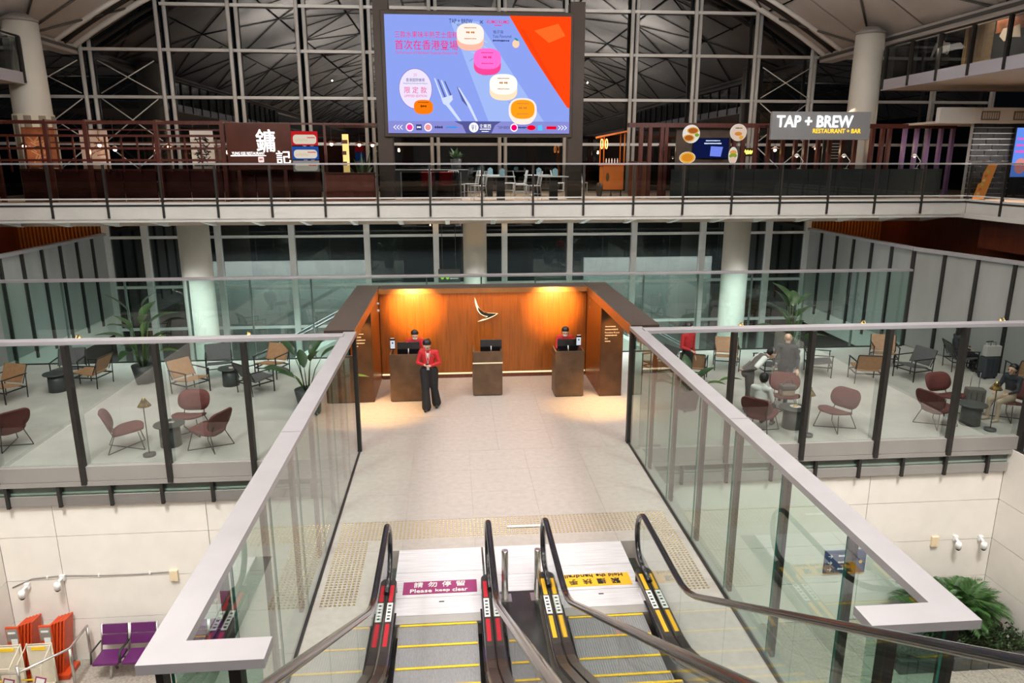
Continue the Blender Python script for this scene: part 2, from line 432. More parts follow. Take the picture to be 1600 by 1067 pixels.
panel_wall('wall_back_right', 'cream panelled wall under the lounge, right of the walkway', 'Y', 13.75, 3.95, 12.0, (5.95, 8.95), LOW, -.82, ZS)
panel_wall('wall_left', 'cream panelled side wall at the far left of the lower hall', 'X', -9.15, 2, 13.75, (5, 8, 11), LOW, -.3, ZS, sign=-1)
panel_wall('wall_right', 'cream panelled side wall behind the palms in the lower hall', 'X', 12.0, 2, 13.75, (5, 8, 11), LOW, -.3, ZS, sign=1)
panel_wall('wall_front', 'cream wall of the lower hall under the upper landing', 'Y', -.9, -20, 22, (-14, -8, -2, 4, 10, 16), LOW, 4.0, (-3.4, -2.4, -1.4, -.4, .6, 1.6, 2.6))
o = MB().box((-30, -12, 4.0), (30, -.7, 4.3)).build('floor_upper', M['deckfloor']); tag(o, 'upper landing floor at the head of the escalators', kind='structure')

# edge of the lounge wings: fascia, dark posts, glass panes, rail; older floor edge below it
def wing(name, label, x0, x1, posts, small):
    w_ = struct(name, label, (x0, 13.7, 0))
    xs = sorted([p for p in posts if x0 < p < x1]); e = [x0] + xs + [x1]
    for p, q in zip(e, e[1:]):
        box('glass_pane', G_FRONT, (p + .012, 13.70, .01), (q - .012, 13.722, 2.46), w_)
        box('fascia_panel', M['fascia'], (p + .03, 13.62, -.30), (q - .03, 13.70, -.005), w_)
    for p in xs: MB().box((p - .045, 13.54, -.36), (p + .045, 13.70, 2.44), bev=.006).build('post', M['post'], w_)
    MB().box((x0, 13.58, 2.44), (x1, 13.82, 2.52), bev=.01).build('top_rail', M['rail'], w_)
    box('bottom_lip', M['fascia'], (x0, 13.60, -.40), (x1, 13.80, -.31), w_)
    e = [x0] + [s for s in small if x0 < s < x1] + [x1]
    for p, q in zip(e, e[1:]):
        box('glass_strip', G_GREEN, (p + .03, 13.70, -.62), (q - .03, 13.72, -.40), w_)
        box('lower_fascia_panel', M['fascia'], (p + .03, 13.66, -.82), (q - .03, 13.74, -.62), w_)
    for p in e[1:-1]: MB().box((p - .03, 13.60, -.84), (p + .03, 13.69, -.41), bev=.004).build('small_post', M['post'], w_)
    box('ledge', M['whitefascia'], (x0, 13.72, -.60), (x1, 14.4, -.56), w_)
wing('wall_lounge_left', 'glazed front of the left lounge wing with dark posts and grey rail', -13.0, XL - .14, [-3.98 - 1.62 * k for k in range(6)], [-2.9 - .97 * k for k in range(11)])
wing('wall_lounge_right', 'glazed front of the right lounge wing with dark posts and grey rail', XR + .14, 16.2, [5.6 + 1.635 * k for k in range(7)], [4.7 + .97 * k for k in range(12)])

# tall glass walls either side of the walkway, with broad aluminium caps
def sidewall(name, label, x, s):
    w_ = struct(name, label, (x, 4.4, 0))
    ys = [4.42 + 1.36 * k for k in range(7)] + [13.94]
    for a, b in zip(ys, ys[1:]):
        o = MB().box((x - .011, a + .006, .0), (x + .011, b - .006, 2.42)).build('glass_pane', [G_GREEN, GEDGE], w_)
        for p in o.data.polygons:
            if abs(p.normal.y) > .5: p.material_index = 1
    cap = [(x - s * .06, 14.02), (x + s * .19, 14.02), (x + s * .19, 4.32), (x - s * .65, 4.32), (x - s * .65, 4.56), (x - s * .06, 4.56)]
    MB().prism(cap, .075, Matrix.Translation((0, 0, 2.42))).build('cap_rail', M['rail'], w_)
    box('cap_joint', M['darkgap'], (x - .055 if s > 0 else x - .185, 8.6, 2.4955), (x + .185 if s > 0 else x + .055, 8.606, 2.4962), w_)
    for a in [4.5 + 1.36 * k for k in range(7)]:
        MB().box((x + s * .10 - .025, a - .06, -.3), (x + s * .10 + .025, a + .06, 2.42), bev=.004).build('post', M['post'], w_)
    box('return_post', M['post'], (x - s * .42 - .04, 4.40, -.3), (x - s * .42 + .04, 4.52, 2.42), w_)
    box('return_pane', G_GREEN, (min(x, x - s * .62) + .02, 4.425, 0), (max(x, x - s * .62) - .02, 4.445, 2.42), w_)
    MB().box((x - .05, 13.92, 0), (x + .05, 14.04, 2.42)).build('end_post', M['post'], w_)
    box('base_channel', M['post'], (x - .03, 4.42, -.02), (x + .03, 13.94, .025), w_)
    MB().box((x + s * .02, 4.3, -.45), (x + s * .2, 13.6, -.0), bev=0).build('floor_edge', M['fascia'], w_)
sidewall('wall_walkway_left', 'green glass wall with aluminium cap left of the escalators', XL, -1)
sidewall('wall_walkway_right', 'green glass wall with aluminium cap right of the escalators', XR, 1)

# far glass wall of the lounge
def farwall(name, label, x0, x1):
    w_ = struct(name, label, (x0, 21.3, 0))
    n = round((x1 - x0) / 1.72)
    for k in range(n):
        a, b = x0 + (x1 - x0) * k / n, x0 + (x1 - x0) * (k + 1) / n
        box('glass_pane', G_FAR, (a + .01, 21.29, 0), (b - .01, 21.31, 2.42), w_)
        if k: box('post', mat('grey_green_post', (.16, .19, .18), .4, .3), (a - .02, 21.33, -.3), (a + .02, 21.40, 2.42), w_)
    MB().box((x0, 21.2, 2.42), (x1, 21.42, 2.49), bev=.01).build('top_rail', M['rail'], w_)
    box('base_channel', M['darkmetal'], (x0, 21.27, -.02), (x1, 21.33, .03), w_)
farwall('wall_far_left', 'green glass wall at the back of the left lounge wing', -12.9, -2.4)
farwall('wall_far_right', 'green glass wall at the back of the right lounge wing', 4.1, 14.3)
farwall('wall_far_middle', 'green glass wall behind the wooden reception portal', -2.4, 4.1)

# side walls of the atrium: grey channel glass with dark fins
def finwall(name, label, x, s, y0, y1, n):
    w_ = struct(name, label, (x, y0, 0))
    for k in range(n):
        a, b = y0 + (y1 - y0) * k / n, y0 + (y1 - y0) * (k + 1) / n
        box('glass_panel', G_CHAN, (x, a + .03, 0.02), (x + s * .04, b - .03, 3.04), w_)
        box('fin', M['darkgap'], (x - s * .07, a - .05, -.2), (x + s * .02, a + .05, 3.04), w_)
    MB().box((min(x - s * .1, x + s * .1), y0, 3.04), (max(x - s * .1, x + s * .1), y1, 3.14), bev=.01).build('top_rail', M['rail'], w_)
    box('skirting', M['whitefascia'], (min(x - s * .02, x + s * .12), y0, -.7), (max(x - s * .02, x + s * .12), y1, .02), w_)
    # corridor beyond: slatted timber wall and dark ceiling
    MB().box((x + s * 3.2, y0 - 3, -.1), (x + s * 3.4, y1, 4.4)).build('corridor_wall', M['wooddark'], w_)
    box('corridor_end', M['wooddark'], (min(x, x + s * 6), y1 - .02, -.1), (max(x, x + s * 6), y1 + .1, 4.4), w_)
    for k in range(22):
        a = x + s * (.15 + k * .135)
        box('slat', M['copper'], (a - .022, y1 - .09, 2.6), (a + .022, y1 - .02, 4.12), w_)
    box('corridor_floor', M['carpet'], (min(x, x + s * 3.2), y0 - 3, -.28), (max(x, x + s * 3.2), y1, -.005), w_)
finwall('wall_atrium_left', 'grey channel glass wall with dark fins left of the atrium', -13.0, -1, 19.6, 28.4, 8)
finwall('wall_atrium_right', 'grey channel glass wall with dark fins right of the atrium', 14.45, 1, 21.45, 28.4, 6)
def oblique_fins(name, label, p, q, n, h):
    p, q = Vector(p), Vector(q); d = q - p; L = d.length; d.normalize(); yaw = math.atan2(d.y, d.x); nr = Vector((-d.y, d.x, 0))
    w_ = struct(name, label, p)
    def ob(nm, m, a, b, lo, hi, z0, z1):
        o = link(nm, cube(m), w_); o.location = d * ((a + b) / 2) + nr * ((lo + hi) / 2) + Vector((0, 0, (z0 + z1) / 2)); o.rotation_euler = (0, 0, yaw); o.scale = (b - a, hi - lo, z1 - z0)
    for k in range(n):
        a, b = L * k / n, L * (k + 1) / n
        ob('glass_panel', G_CHAN, a + .03, b - .03, -.02, .02, .02, h); ob('fin', M['darkgap'], a - .05, a + .05, -.07, .03, 0, h)
    ob('top_rail', M['rail'], 0, L, -.1, .1, h, h + .1)
oblique_fins('wall_lounge_side', 'grey channel glass wall with dark fins right of the lounge', (14.45, 21.42, 0), (16.2, 13.9, 0), 7, 3.04)

# glazing behind the atrium
g = struct('window_2', 'dark glazing with white mullions behind the atrium', (-13, 28.5, LOW))
mx = [-12.95, -11.54, -8.87, -6.12, -3.28, -.62, 2.06, 4.66, 7.24, 10.05, 12.79, 14.4]
for a in mx: MB().box((a - .11, 28.3, LOW), (a + .11, 28.55, 4.2), bev=.01).build('mullion', M['mullion'], g)
zz = [LOW, -2.6, -.6, 1.05, 2.95, 4.2]
for a, b in zip(mx, mx[1:]):
    for p, q in zip(zz, zz[1:]):
        box('glass_pane', G_LOW, (a + .11, 28.47, p + .05), (b - .11, 28.49, q - .05), g)
    for q in zz[1:-1]: box('transom', M['mullion'], (a + .11, 28.38, q - .05), (b - .11, 28.5, q + .05), g)
o = MB().box((-13, 30.5, 1.5), (15, 30.7, 4.3)).build('wall_beyond', mat('dark_beyond', (.03, .035, .035), .6)); tag(o, 'dark wall beyond the atrium glazing', kind='structure')
o = MB().box((-10.2, 30.3, LOW), (-3.4, 30.5, 1.75)).build('wall_beyond_left', M['cream']); tag(o, 'pale wall beyond the atrium glazing, left part', kind='structure')
o = MB().box((5.6, 30.3, LOW), (11.2, 30.5, 1.75)).build('wall_beyond_right', M['cream']); tag(o, 'pale wall beyond the atrium glazing, right part', kind='structure')
o = MB().box((-13, 30.5, LOW), (15, 30.7, 1.5)).build('wall_beyond_low', mat('dark_beyond', (.03, .035, .035), .6)); tag(o, 'dark lower wall beyond the atrium glazing', kind='structure')
o = MB().box((-12.9, 21.75, LOW), (14.4, 28.25, LOW + .012)).build('floor_atrium', mat('atrium_floor', (.62, .62, .58), .4, 0, .06, 2)); tag(o, 'pale floor at the bottom of the atrium', kind='structure')
# pale wall and ramp in the atrium below the lounge level
o = MB().box((-13.1, 21.5, LOW), (14.4, 21.7, -.3)).build('wall_under_lounge', M['cream']); tag(o, 'cream wall under the back edge of the lounge', kind='structure')

# columns
def column(name, label, x, y, z0, z1, r0, r1, cap=False):
    c = thing(name, label, 'column', (x, y, z0))
    MB().lathe([(r0, z0), (r0 + (r1 - r0) * .5, (z0 + z1) / 2), (r1, z1 - .25)], (x, y, 0), 40).build('shaft', M['column'], c)
    MB().lathe([(r1 + .02, z1 - .25), (r1 + .02, z1 - .17), (r1 * .85, z1 - .12), (r1 * .5, z1)], (x, y, 0), 32).build('capital', M['fascia'], c)
    return c
cl = column('round_column', 'thick pale round column with striped wrap behind the left restaurant', -13.62, 26, UP, 10.3, .6, .52)
for k in range(9):
    a = k * 2 * pi / 9
    MB().prism([(.612 * cos(a + t), .612 * sin(a + t)) for t in (-.18, -.06, .06, .18)] + [(.605 * cos(a + t), .605 * sin(a + t)) for t in (.18, .06, -.06, -.18)], 2.65, Matrix.Translation((-13.62, 26, UP))).build('wrap_stripe', mat('taupe_stripe', (.26, .22, .17), .6), cl)
MB().lathe([(.603, UP), (.603, UP + 2.7)], (-13.62, 26, 0), 40).build('wrap', mat('cream_wrap', (.66, .60, .48), .6), cl)
column('round_column', 'thick pale round column behind the grey illuminated bar sign', 14.78, 26, UP, 10.3, .52, .48)
column('round_column', 'pale column under the deck above the left lounge wing', -8.93, 26, LOW, 4.0, .52, .52)
column('round_column', 'pale column under the deck behind the reception portal', .82, 26, LOW, 4.0, .42, .42)
column('round_column', 'pale column under the deck above the right lounge wing', 10.5, 26, LOW, 4.0, .48, .48)

# upper deck across the hall with glass railing
br = struct('floor_bridge', 'upper deck across the hall with pale fascia and ribbed underside', (-16, 22, UP))
MB().box((-16, 22.0, UP - .12), (22, 31.2, UP)).box((16.3, 2, UP - .12), (22, 22.0, UP)).build('deck', M['deckfloor'], br)
def deckedge(p, q, n, par, posts=True, off=0):
    """fascia, posts, glass and rail along one edge; p to q, outer side on the right of travel"""
    p, q = Vector(p), Vector(q); d = (q - p); L = d.length; d.normalize(); nrm = Vector((d.y, -d.x, 0)); yaw = math.atan2(d.y, d.x)
    R = Matrix.Rotation(yaw, 4, 'Z')
    def ob(name, m, a, b, lo, hi, z0, z1, rnd_=False):
        c = p + d * ((a + b) / 2) + nrm * ((lo + hi) / 2); o = link(name, cube(m), par)
        o.location = Vector((c.x, c.y, p.z + (z0 + z1) / 2)) - chain(par); o.rotation_euler = (0, 0, yaw); o.scale = (b - a, hi - lo, z1 - z0)
    ob('kerb', M['mullion'], 0, L, -.06, .04, .0, .06)
    ob('bottom_rail', M['mullion'], 0, L, -.02, .03, .14, .18)
    ob('top_rail', M['rail'], 0, L, -.04, .04, 1.12, 1.17)
    ob('fascia_lip', M['darkmetal'], 0, L, .0, .05, -.05, 0)
    for k in range(n):
        a, b = L * k / n, L * (k + 1) / n
        ob('glass_pane', G_DARK, a + .05, b - .05, -.01, .01, .19, 1.11)
        ob('fascia_panel', M['whitefascia'], a + .004, b - .004, -.1, .03, -.42, -.05)
        ob('post', M['post'], b - .03, b + .03, .0, .075, -.38, 1.12)
deckedge((-16, 22, UP), (16.3, 22, UP), 21, br)
deckedge((16.3, 22, UP), (16.3, 8, UP), 9, br)
# underside: edge beam, sloped ribs, soffit
MB().box((-16, 22.0, 4.02), (16.45, 22.35, 4.12)).build('edge_beam', M['whitefascia'], br)
MB().box((-16, 22.35, 4.14), (22, 31, 4.2)).box((16.6, 2, 4.14), (22, 22.3, 4.2)).build('soffit', M['soffit'], br)
for k in range(22):
    x = -15.2 + k * 1.5
    MB().prism([(22.05, 4.12), (24.6, 4.12), (24.6, 3.72), (24.2, 3.72)], .14, Matrix(((0, 0, 1, x), (1, 0, 0, 0), (0, 1, 0, 0), (0, 0, 0, 1)))).build('rib', M['whitefascia'], br)
MB().box((-16, 24.2, 3.74), (16.6, 24.6, 4.14)).build('spine_beam', M['soffit'], br)
MB().box((16.25, 2, 4.0), (16.6, 22.3, 4.12)).build('edge_beam', M['whitefascia'], br)
o = MB().box((16.9, 4, 3.05), (17.1, 22, 4.0)).build('wall_gallery_wood', M['wooddark']); tag(o, 'dark red timber wall under the right gallery', kind='structure')

# curtain wall
cwx = [-22, -19.3, -16.6, -13.93, -10.99, -8.31, -5.74, -3.23, -.62, 2.15, 4.85, 7.55, 10.16, 12.72, 15.17, 17.9, 20.6, 23.3]
cwz = [UP, 6.43, 8.2, 9.95, 11.6, 13.3]
VX, VH, VR, VZ = .65, 15.1, 26.3, 9.95       # vault: centre, half width, radius, springing
def vault_z(x):
    d = (x - VX) % (2 * VH)
    if d > VH: d -= 2 * VH
    return VZ + sqrt(VR * VR - d * d) - sqrt(VR * VR - VH * VH)
cw = struct('window_1', 'tall glass curtain wall with paired white steel mullions at night', (-22, 31, UP))
for a in cwx:
    t = vault_z(a)
    MB().tube([(a - .11, 30.75, UP), (a - .11, 30.75, t)], .075, 10).tube([(a + .14, 30.95, UP), (a + .14, 30.95, t)], .075, 10).build('mullion', M['mullion'], cw)
for a, b in zip(cwx, cwx[1:]):
    top = min(vault_z(a), vault_z(b), vault_z((a + b) / 2))
    for p, q in zip(cwz, cwz[1:]):
        if top >= q: box('glass_pane', G_CURT, (a + .06, 31.05, p + .04), (b - .06, 31.07, q - .04), cw)
        else:
            xs_ = [a + .06 + (b - a - .12) * k / 8 for k in range(9)]; zs_ = [min(q - .04, vault_z(x_)) for x_ in xs_]
            if max(zs_) > p + .15:
                poly = [(xs_[0], p + .04), (xs_[-1], p + .04)] + [(x_, max(z_, p + .041 + .0005 * i_)) for i_, (x_, z_) in enumerate(list(zip(xs_, zs_))[::-1])]
                MB().prism(poly, .02, Matrix.Translation((0, 31.07, 0)) @ FACE).build('glass_pane', G_CURT, cw)
        if p > UP and p < top: box('transom', M['mullion'], (a, 30.86, p - .055), (b, 31.0, p + .055), cw)
for s, a, b in ((1, -16.6, -13.93), (1, -13.93, -10.99), (1, 12.72, 15.17)):
    for p, q in ((UP, 6.43), (6.43, 8.2), (8.2, 9.6)):
        if a > -14 and a < 0: a2, b2 = -13.4, -11.3
        else: a2, b2 = a + .2, b - .2
        MB().tube([(a2, 30.6, p + .1), (b2, 30.6, q - .1)], .022, 6).build('brace_rod', M['mullion'], cw)
        MB().tube([(a2, 30.6, q - .1), (b2, 30.6, p + .1)], .022, 6).build('brace_rod', M['mullion'], cw)

# roof: barrel shells with diagonal ribs, valleys on the columns
NA = 10
def vpt(cx, u, y, dz=0):
    a = u * math.asin(VH / VR)
    return Vector((cx + VR * sin(a), y, VZ - sqrt(VR * VR - VH * VH) + VR * cos(a) + dz))
rf = struct('ceiling', 'vaulted roof of pale panels with diagonal ribs', (VX, 0, VZ))
PY = 3.4
for cx in (VX - 2 * VH, VX, VX + 2 * VH):
    rest, ribs = MB(), MB()
    y = 31.0; row = 0
    while y > -44:
        for i in range(NA):
            u0, u1 = -1 + 2 * i / NA, -1 + 2 * (i + 1) / NA
            g_ = .004
            q = [vpt(cx, u0 + g_, y - .03), vpt(cx, u1 - g_, y - .03), vpt(cx, u1 - g_, y - PY + .03), vpt(cx, u0 + g_, y - PY + .03)]
            near = y > 10 and ((cx < 0 and i > 5) or (abs(cx - VX) < 1 and (i < 3 or i > 6)) or (cx > 20 and i < 4))
            if near:
                b = MB(); n = (q[1] - q[0]).cross(q[3] - q[0]).normalized()
                if n.z > 0: n = -n
                b.quad(*q); b.quad(*[v - n * .08 for v in q]); b.build('roof_panel', M['roof'], rf)
            else: rest.quad(*q)
            if (i + row) % 2: A, B = vpt(cx, u0, y, -.06), vpt(cx, u1, y - PY, -.06)
            else: A, B = vpt(cx, u1, y, -.06), vpt(cx, u0, y - PY, -.06)
            ribs.tube([A, B], .038, 5)
            if i % 2 == 0: ribs.tube([vpt(cx, u0, y, -.06), vpt(cx, u1, y, -.06)], .03, 4)
        y -= PY; row += 1
    rest.build('roof_shell', M['roof'], rf); ribs.build('rib_lattice', M['rib'], rf)
    MB().tube([vpt(cx, -1 + 2 * k / 40, 30.6, -.12) for k in range(41)], .11, 8).build('arch_edge', M['roofbeam'], rf)
    MB().tube([vpt(cx, -1 + 2 * k / 40, 29.9, -.02) for k in range(41)], .13, 8).build('arch_gap', M['darkgap'], rf)
    MB().tube([vpt(cx, -1 + 2 * k / 40, 29.3, -.12) for k in range(41)], .09, 8).build('arch_edge', M['roofbeam'], rf)
for x in (VX - VH, VX + VH):
    MB().box((x - .3, -44, VZ - .22), (x + .3, 30.9, VZ + .1), bev=.03).build('valley_beam', M['roof'], rf)
    MB().box((x - .34, -44, VZ - .1), (x - .30, 30.9, VZ)).box((x + .30, -44, VZ - .1), (x + .34, 30.9, VZ)).build('valley_gutter', M['rib'], rf)
o = MB().box((-46, -44.5, UP), (47, -44.2, 14)).build('wall_hall_end', mat('hall_end', (.2, .19, .18), .7)); tag(o, 'far end wall of the hall behind the upper landing', kind='structure')
MB().quad((-46, -44.3, 14.6), (47, -44.3, 14.6), (47, 31, 14.6), (-46, 31, 14.6)).build('roof_deck', M['darkgap'], rf)

# mezzanine galleries along both sides
def mezz(name, label, x, s, y1, post_y):
    m_ = struct(name, label, (x, y1, 8.35))
    far = x + s * 6
    MB().box((min(x, far), -20, 8.15), (max(x, far), y1, 8.33)).build('slab', M['soffit'], m_)
    box('fascia', mat('lilac_fascia', (.48, .46, .52), .45, .2), (x - .03, -20, 8.13), (x + .03, y1, 8.48), m_)
    box('end_fascia', M['fascia'], (min(x, far), y1 - .03, 8.13), (max(x, far), y1 + .03, 8.48), m_)
    MB().tube([(x, -20, 9.56), (x, y1, 9.56), (far, y1, 9.56)], .035, 8).build('top_rail', M['post'], m_)
    y = y1 - .08; k = 0
    while y > 2:
        MB().box((x - .04 - (.03 if s > 0 else 0), y - .04, 8.16), (x + .04 + (.03 if s < 0 else 0), y + .04, 9.54)).build('post', M['post'], m_)
        box('glass_pane', G_DARK, (x - .008, y - 1.36, 8.5), (x + .008, y - .06, 9.5), m_)
        y -= 1.42
    box('glass_pane', G_DARK, (min(x, far) + .1, y1 - .03, 8.5), (max(x, far), y1 - .015, 9.5), m_)
    return m_
mz = mezz('floor_mezzanine_right', 'right mezzanine gallery with dark glass railing', 15.0, 1, 25.3, 0)
mezz('floor_mezzanine_left', 'left mezzanine gallery with dark glass railing', -13.45, -1, 25.5, 0)
# ------------------------------------------------------------------ escalators
SL = math.tan(radians(30)); Y0 = 7.12
def nose(y):                       # height of the nosing line: level landing, then 30 degrees up towards the viewer
    k = .35
    t = Y0 - y
    if t <= -k: return 0.
    if t < k: return SL * (t + k) ** 2 / (4 * k)
    return SL * t
def ypath(y0, y1, n=28):
    ys = [y0 + (y1 - y0) * i / n for i in range(n + 1)]
    return ys
def sweep(name, m, par, x0, x1, lo, hi, ya, yb, n=30):
    """a band that follows the escalator between two heights above the nosing line"""
    b = MB(); prev = None
    for i in range(n + 1):
        y = ya + (yb - ya) * i / n; z = nose(y)
        ring = [b.bm.verts.new(p) for p in ((x0, y, z + lo), (x1, y, z + lo), (x1, y, z + hi), (x0, y, z + hi))]
        if prev:
            for k in range(4): b.bm.faces.new((prev[k], prev[(k + 1) % 4], ring[(k + 1) % 4], ring[k]))
        else: b.bm.faces.new(ring[::-1])
        prev = ring
    b.bm.faces.new(prev)
    return b.build(name, m, par)
YTOP = .3
def step_mesh():
    b = MB()
    b.box((-.5, -.4, -.035), (.5, 0, 0))
    pr = [(-.012, -.03), (-.012, -.22), (-.002, -.22), (.008, -.10), (-.001, -.03)]
    b.prism([(y, z) for y, z in pr], 1.0, Matrix(((0, 0, 1, -.5), (1, 0, 0, 0), (0, 1, 0, 0), (0, 0, 0, 1))))
    for k in range(33):
        x = -.48 + k * .03
        b.box((x - .004, -.395, 0), (x + .004, -.005, .008))
    return b.mesh('step', M['step'])
def yel_mesh(): return MB().box((-.47, -.035, .004), (.47, -.004, .0125)).box((-.5, -.4, .004), (-.475, 0, .0125)).box((.475, -.4, .004), (.5, 0, .0125)).mesh('step_line', M['yellow'])
STEP, YEL = step_mesh(), MB().box((-.49, -.036, .004), (.49, -.003, .0125)).mesh('step_line', M['yellow'])
def escalator(label, xc, tape, mat_c, mat_text, flip):
    e = thing('escalator', label, 'escalator', (xc, 9.2, 0), 0, 'pair of escalators up from the walkway')
    O = Vector((xc, 9.2, 0))
    # steps
    for i in range(20):
        y = 8.15 - .405 * i; z = nose(y - .2 + .28)
        s = link('step', STEP, e); s.location = Vector((xc, y, z - .014)) - O
        l = link('step_line', YEL, s)
    box('step_well', M['darkgap'], (xc - .56, .1, -.6), (xc + .56, 8.3, -.3), e)
    # landing
    MB().box((xc - .6, 8.155, -.03), (xc + .6, 8.32, .004)).build('comb_plate', mat('comb', (.55, .53, .5), .4, .6), e)
    for a, b in ((8.33, 8.72), (8.73, 9.34), (9.35, 9.98)):
        box('floor_plate', M['plate'], (xc - .62, a, -.03), (xc + .62, b, .003), e)
    mo = box('floor_mat', mat_c, (xc - .5, 8.80, .003), (xc + .52, 9.10, .008), e)
    tm = M['white'] if not flip else M['ink']
    if not flip:
        for ch, dx in zip('請勿停留', (-.29, -.095, .1, .295)): text('mat_character', ch, .125, flat(xc + dx, 9.01, .009), tm, e, .125, bold=.008)
        for wd, dx, ww in (('Please', -.25, .30), ('keep', .045, .20), ('clear', .285, .21)): text('mat_word', wd, .085, flat(xc + dx, 8.865 + (-.008 if wd == 'keep' else 0), .009), tm, e, ww, bold=.012)
    else:
        for wd, dx, ww in (('Hold', .33, .20), ('the', .12, .14), ('handrail', -.20, .40)): text('mat_word', wd, .075, flat(xc + dx, 9.045, .009, pi), tm, e, ww, bold=.01)
        for ch, dx in zip('緊握扶手', (.30, .1, -.1, -.3)): text('mat_character', ch, .125, flat(xc + dx, 8.90, .009, pi), tm, e, .125, bold=.006)
    box('sensor_slot', M['darkmetal'], (xc + .0, 8.60, .003), (xc + .07, 8.62, .006), e)
    for s in (-1, 1):
        xi = xc + s * .69
        bal = link('balustrade', None, e); bal.location = Vector((xi, 9, 0)) - O
        sweep('skirt_panel', M['steel'], bal, xi - s * .115 - .008, xi - s * .115 + .008, -.35, .10, 8.6, YTOP)
        sweep('skirt_brush', M['black'], bal, xi - s * .135 - .012, xi - s * .135 + .012, .05, .075, 8.3, YTOP)
        for t in (-1, 1):
            sweep('deck', M['bronze'], bal, xi + t * .065 - .05, xi + t * .065 + .05, .10, .16, 8.86, YTOP)
            # tape and sticker on the level part
            xx = xi + t * .065
            box('tape', tape, (xx - .026, 8.42, .16), (xx + .026, 8.80, .1615), bal)
            box('sticker', M['sticker'], (xx - .036, 8.0, .16), (xx + .036, 8.40, .1618), bal)
            for q in range(5): box('sticker_mark', M['ink'], (xx - .02, 8.04 + q * .07, .1618), (xx + .018, 8.075 + q * .07 - .012 * (q % 2), .1623), bal)
            box('tape', tape, (xx - .026, 7.52, .16), (xx + .026, 7.96, .1615), bal)
        # rounded front of the deck
        MB().prism([(xi + .115 * cos(a), 8.86 + .12 * sin(a)) for a in [pi * k / 10 for k in range(11)]], .16, Matrix()).build('deck_nose', M['bronze'], bal)
        sweep('outer_skirt', M['steel'], bal, xi + s * .115 - .006, xi + s * .115 + .006, -.35, .10, 8.86, YTOP)
        # glass panels
        gy = [8.95, 7.3, 6.0, 4.7, 3.4, 2.1, .8]
        for a, b in zip(gy, gy[1:]): sweep('glass_panel', G_ESC, bal, xi - .006, xi + .006, .155, .90, a - .004, b + .004, 10)
        pts = [(8.95 + .30 * cos(a), .565 + .335 * sin(a)) for a in [radians(q) for q in range(-90, 91, 15)]]
        MB().prism([(8.95, .23)] + pts + [(8.95, .9)], .012, Matrix(((0, 0, 1, xi - .006), (1, 0, 0, 0), (0, 1, 0, 0), (0, 0, 0, 1)))).build('glass_end', G_ESC, bal)
        # handrail: return bend at the newel, level run, then the climb
        P = [(xi, 8.55, .20), (xi, 8.95, .20)] + [(xi, 8.95 + .335 * cos(a), .565 + .37 * sin(a)) for a in [radians(q) for q in range(-75, 91, 15)]]
        P += [(xi, y, nose(y) + .935) for y in ypath(8.7, YTOP, 36)]
        MB().tube(P, .041, 10, flat=.75).build('handrail', M['black'], bal)
        MB().tube([(x, y, z - .022) for x, y, z in P[2:]], .02, 6).build('handrail_guide', M['steel'], bal)
    return e
escalator('left escalator with red taped decks and plum mat', -.27, M['red'], M['plum'], '', False)
escalator('right escalator with yellow taped decks and yellow mat', 1.905, M['amber'], mat('yellow_mat', (.87, .45, .02), .55, 0, .05), '', True)
# steel infill between the two escalators with its two bollards
inf = struct('trim_1', 'stainless infill plate between the two escalators', (.82, 9, 0))
for a, b in ((9.2, 9.98), (8.78, 9.19)): box('plate', M['plate'], (.38, a, -.03), (1.26, b, .002), inf)
box('dark_plate', mat('dark_steel', (.10, .10, .10), .22, .8, .2, 4), (.38 + .2, 7.0, -.03), (1.26 - .2, 8.77, .002), inf)
MB().prism([(7.0, 0), (.3, (7.0 - .3) * SL), (.3, (7.0 - .3) * SL - .05), (7.0, -.05)], .42, Matrix(((0, 0, 1, .61), (1, 0, 0, 0), (0, 1, 0, 0), (0, 0, 0, 1)))).build('slope_plate', M['steel'], inf)
for k, x in enumerate((.62, 1.06)):
    b = thing('bollard', ['short steel bollard nearer the left escalator', 'short steel bollard nearer the right escalator'][k], 'bollard', (x, 8.62, 0), 0, 'bollards between the escalators')
    MB().lathe([(.045, .004), (.045, .70), (.04, .72)], (x, 8.62, 0), 20).build('tube', M['steel'], b)
    MB().box((x - .09, 8.53, .002), (x + .09, 8.71, .008)).build('base_plate', M['steel'], b)
b = thing('sign_rail', 'small white floor bar lying on the tactile studs', 'floor bar', (1.1, 10.55, .009))
MB().box((.80, 10.52, .012), (1.42, 10.57, .03), bev=.004).build('bar', M['white'], b)
for q in (.86, 1.3): MB().box((q, 10.51, .009), (q + .03, 10.58, .014)).build('bar_foot', M['steel'], b)

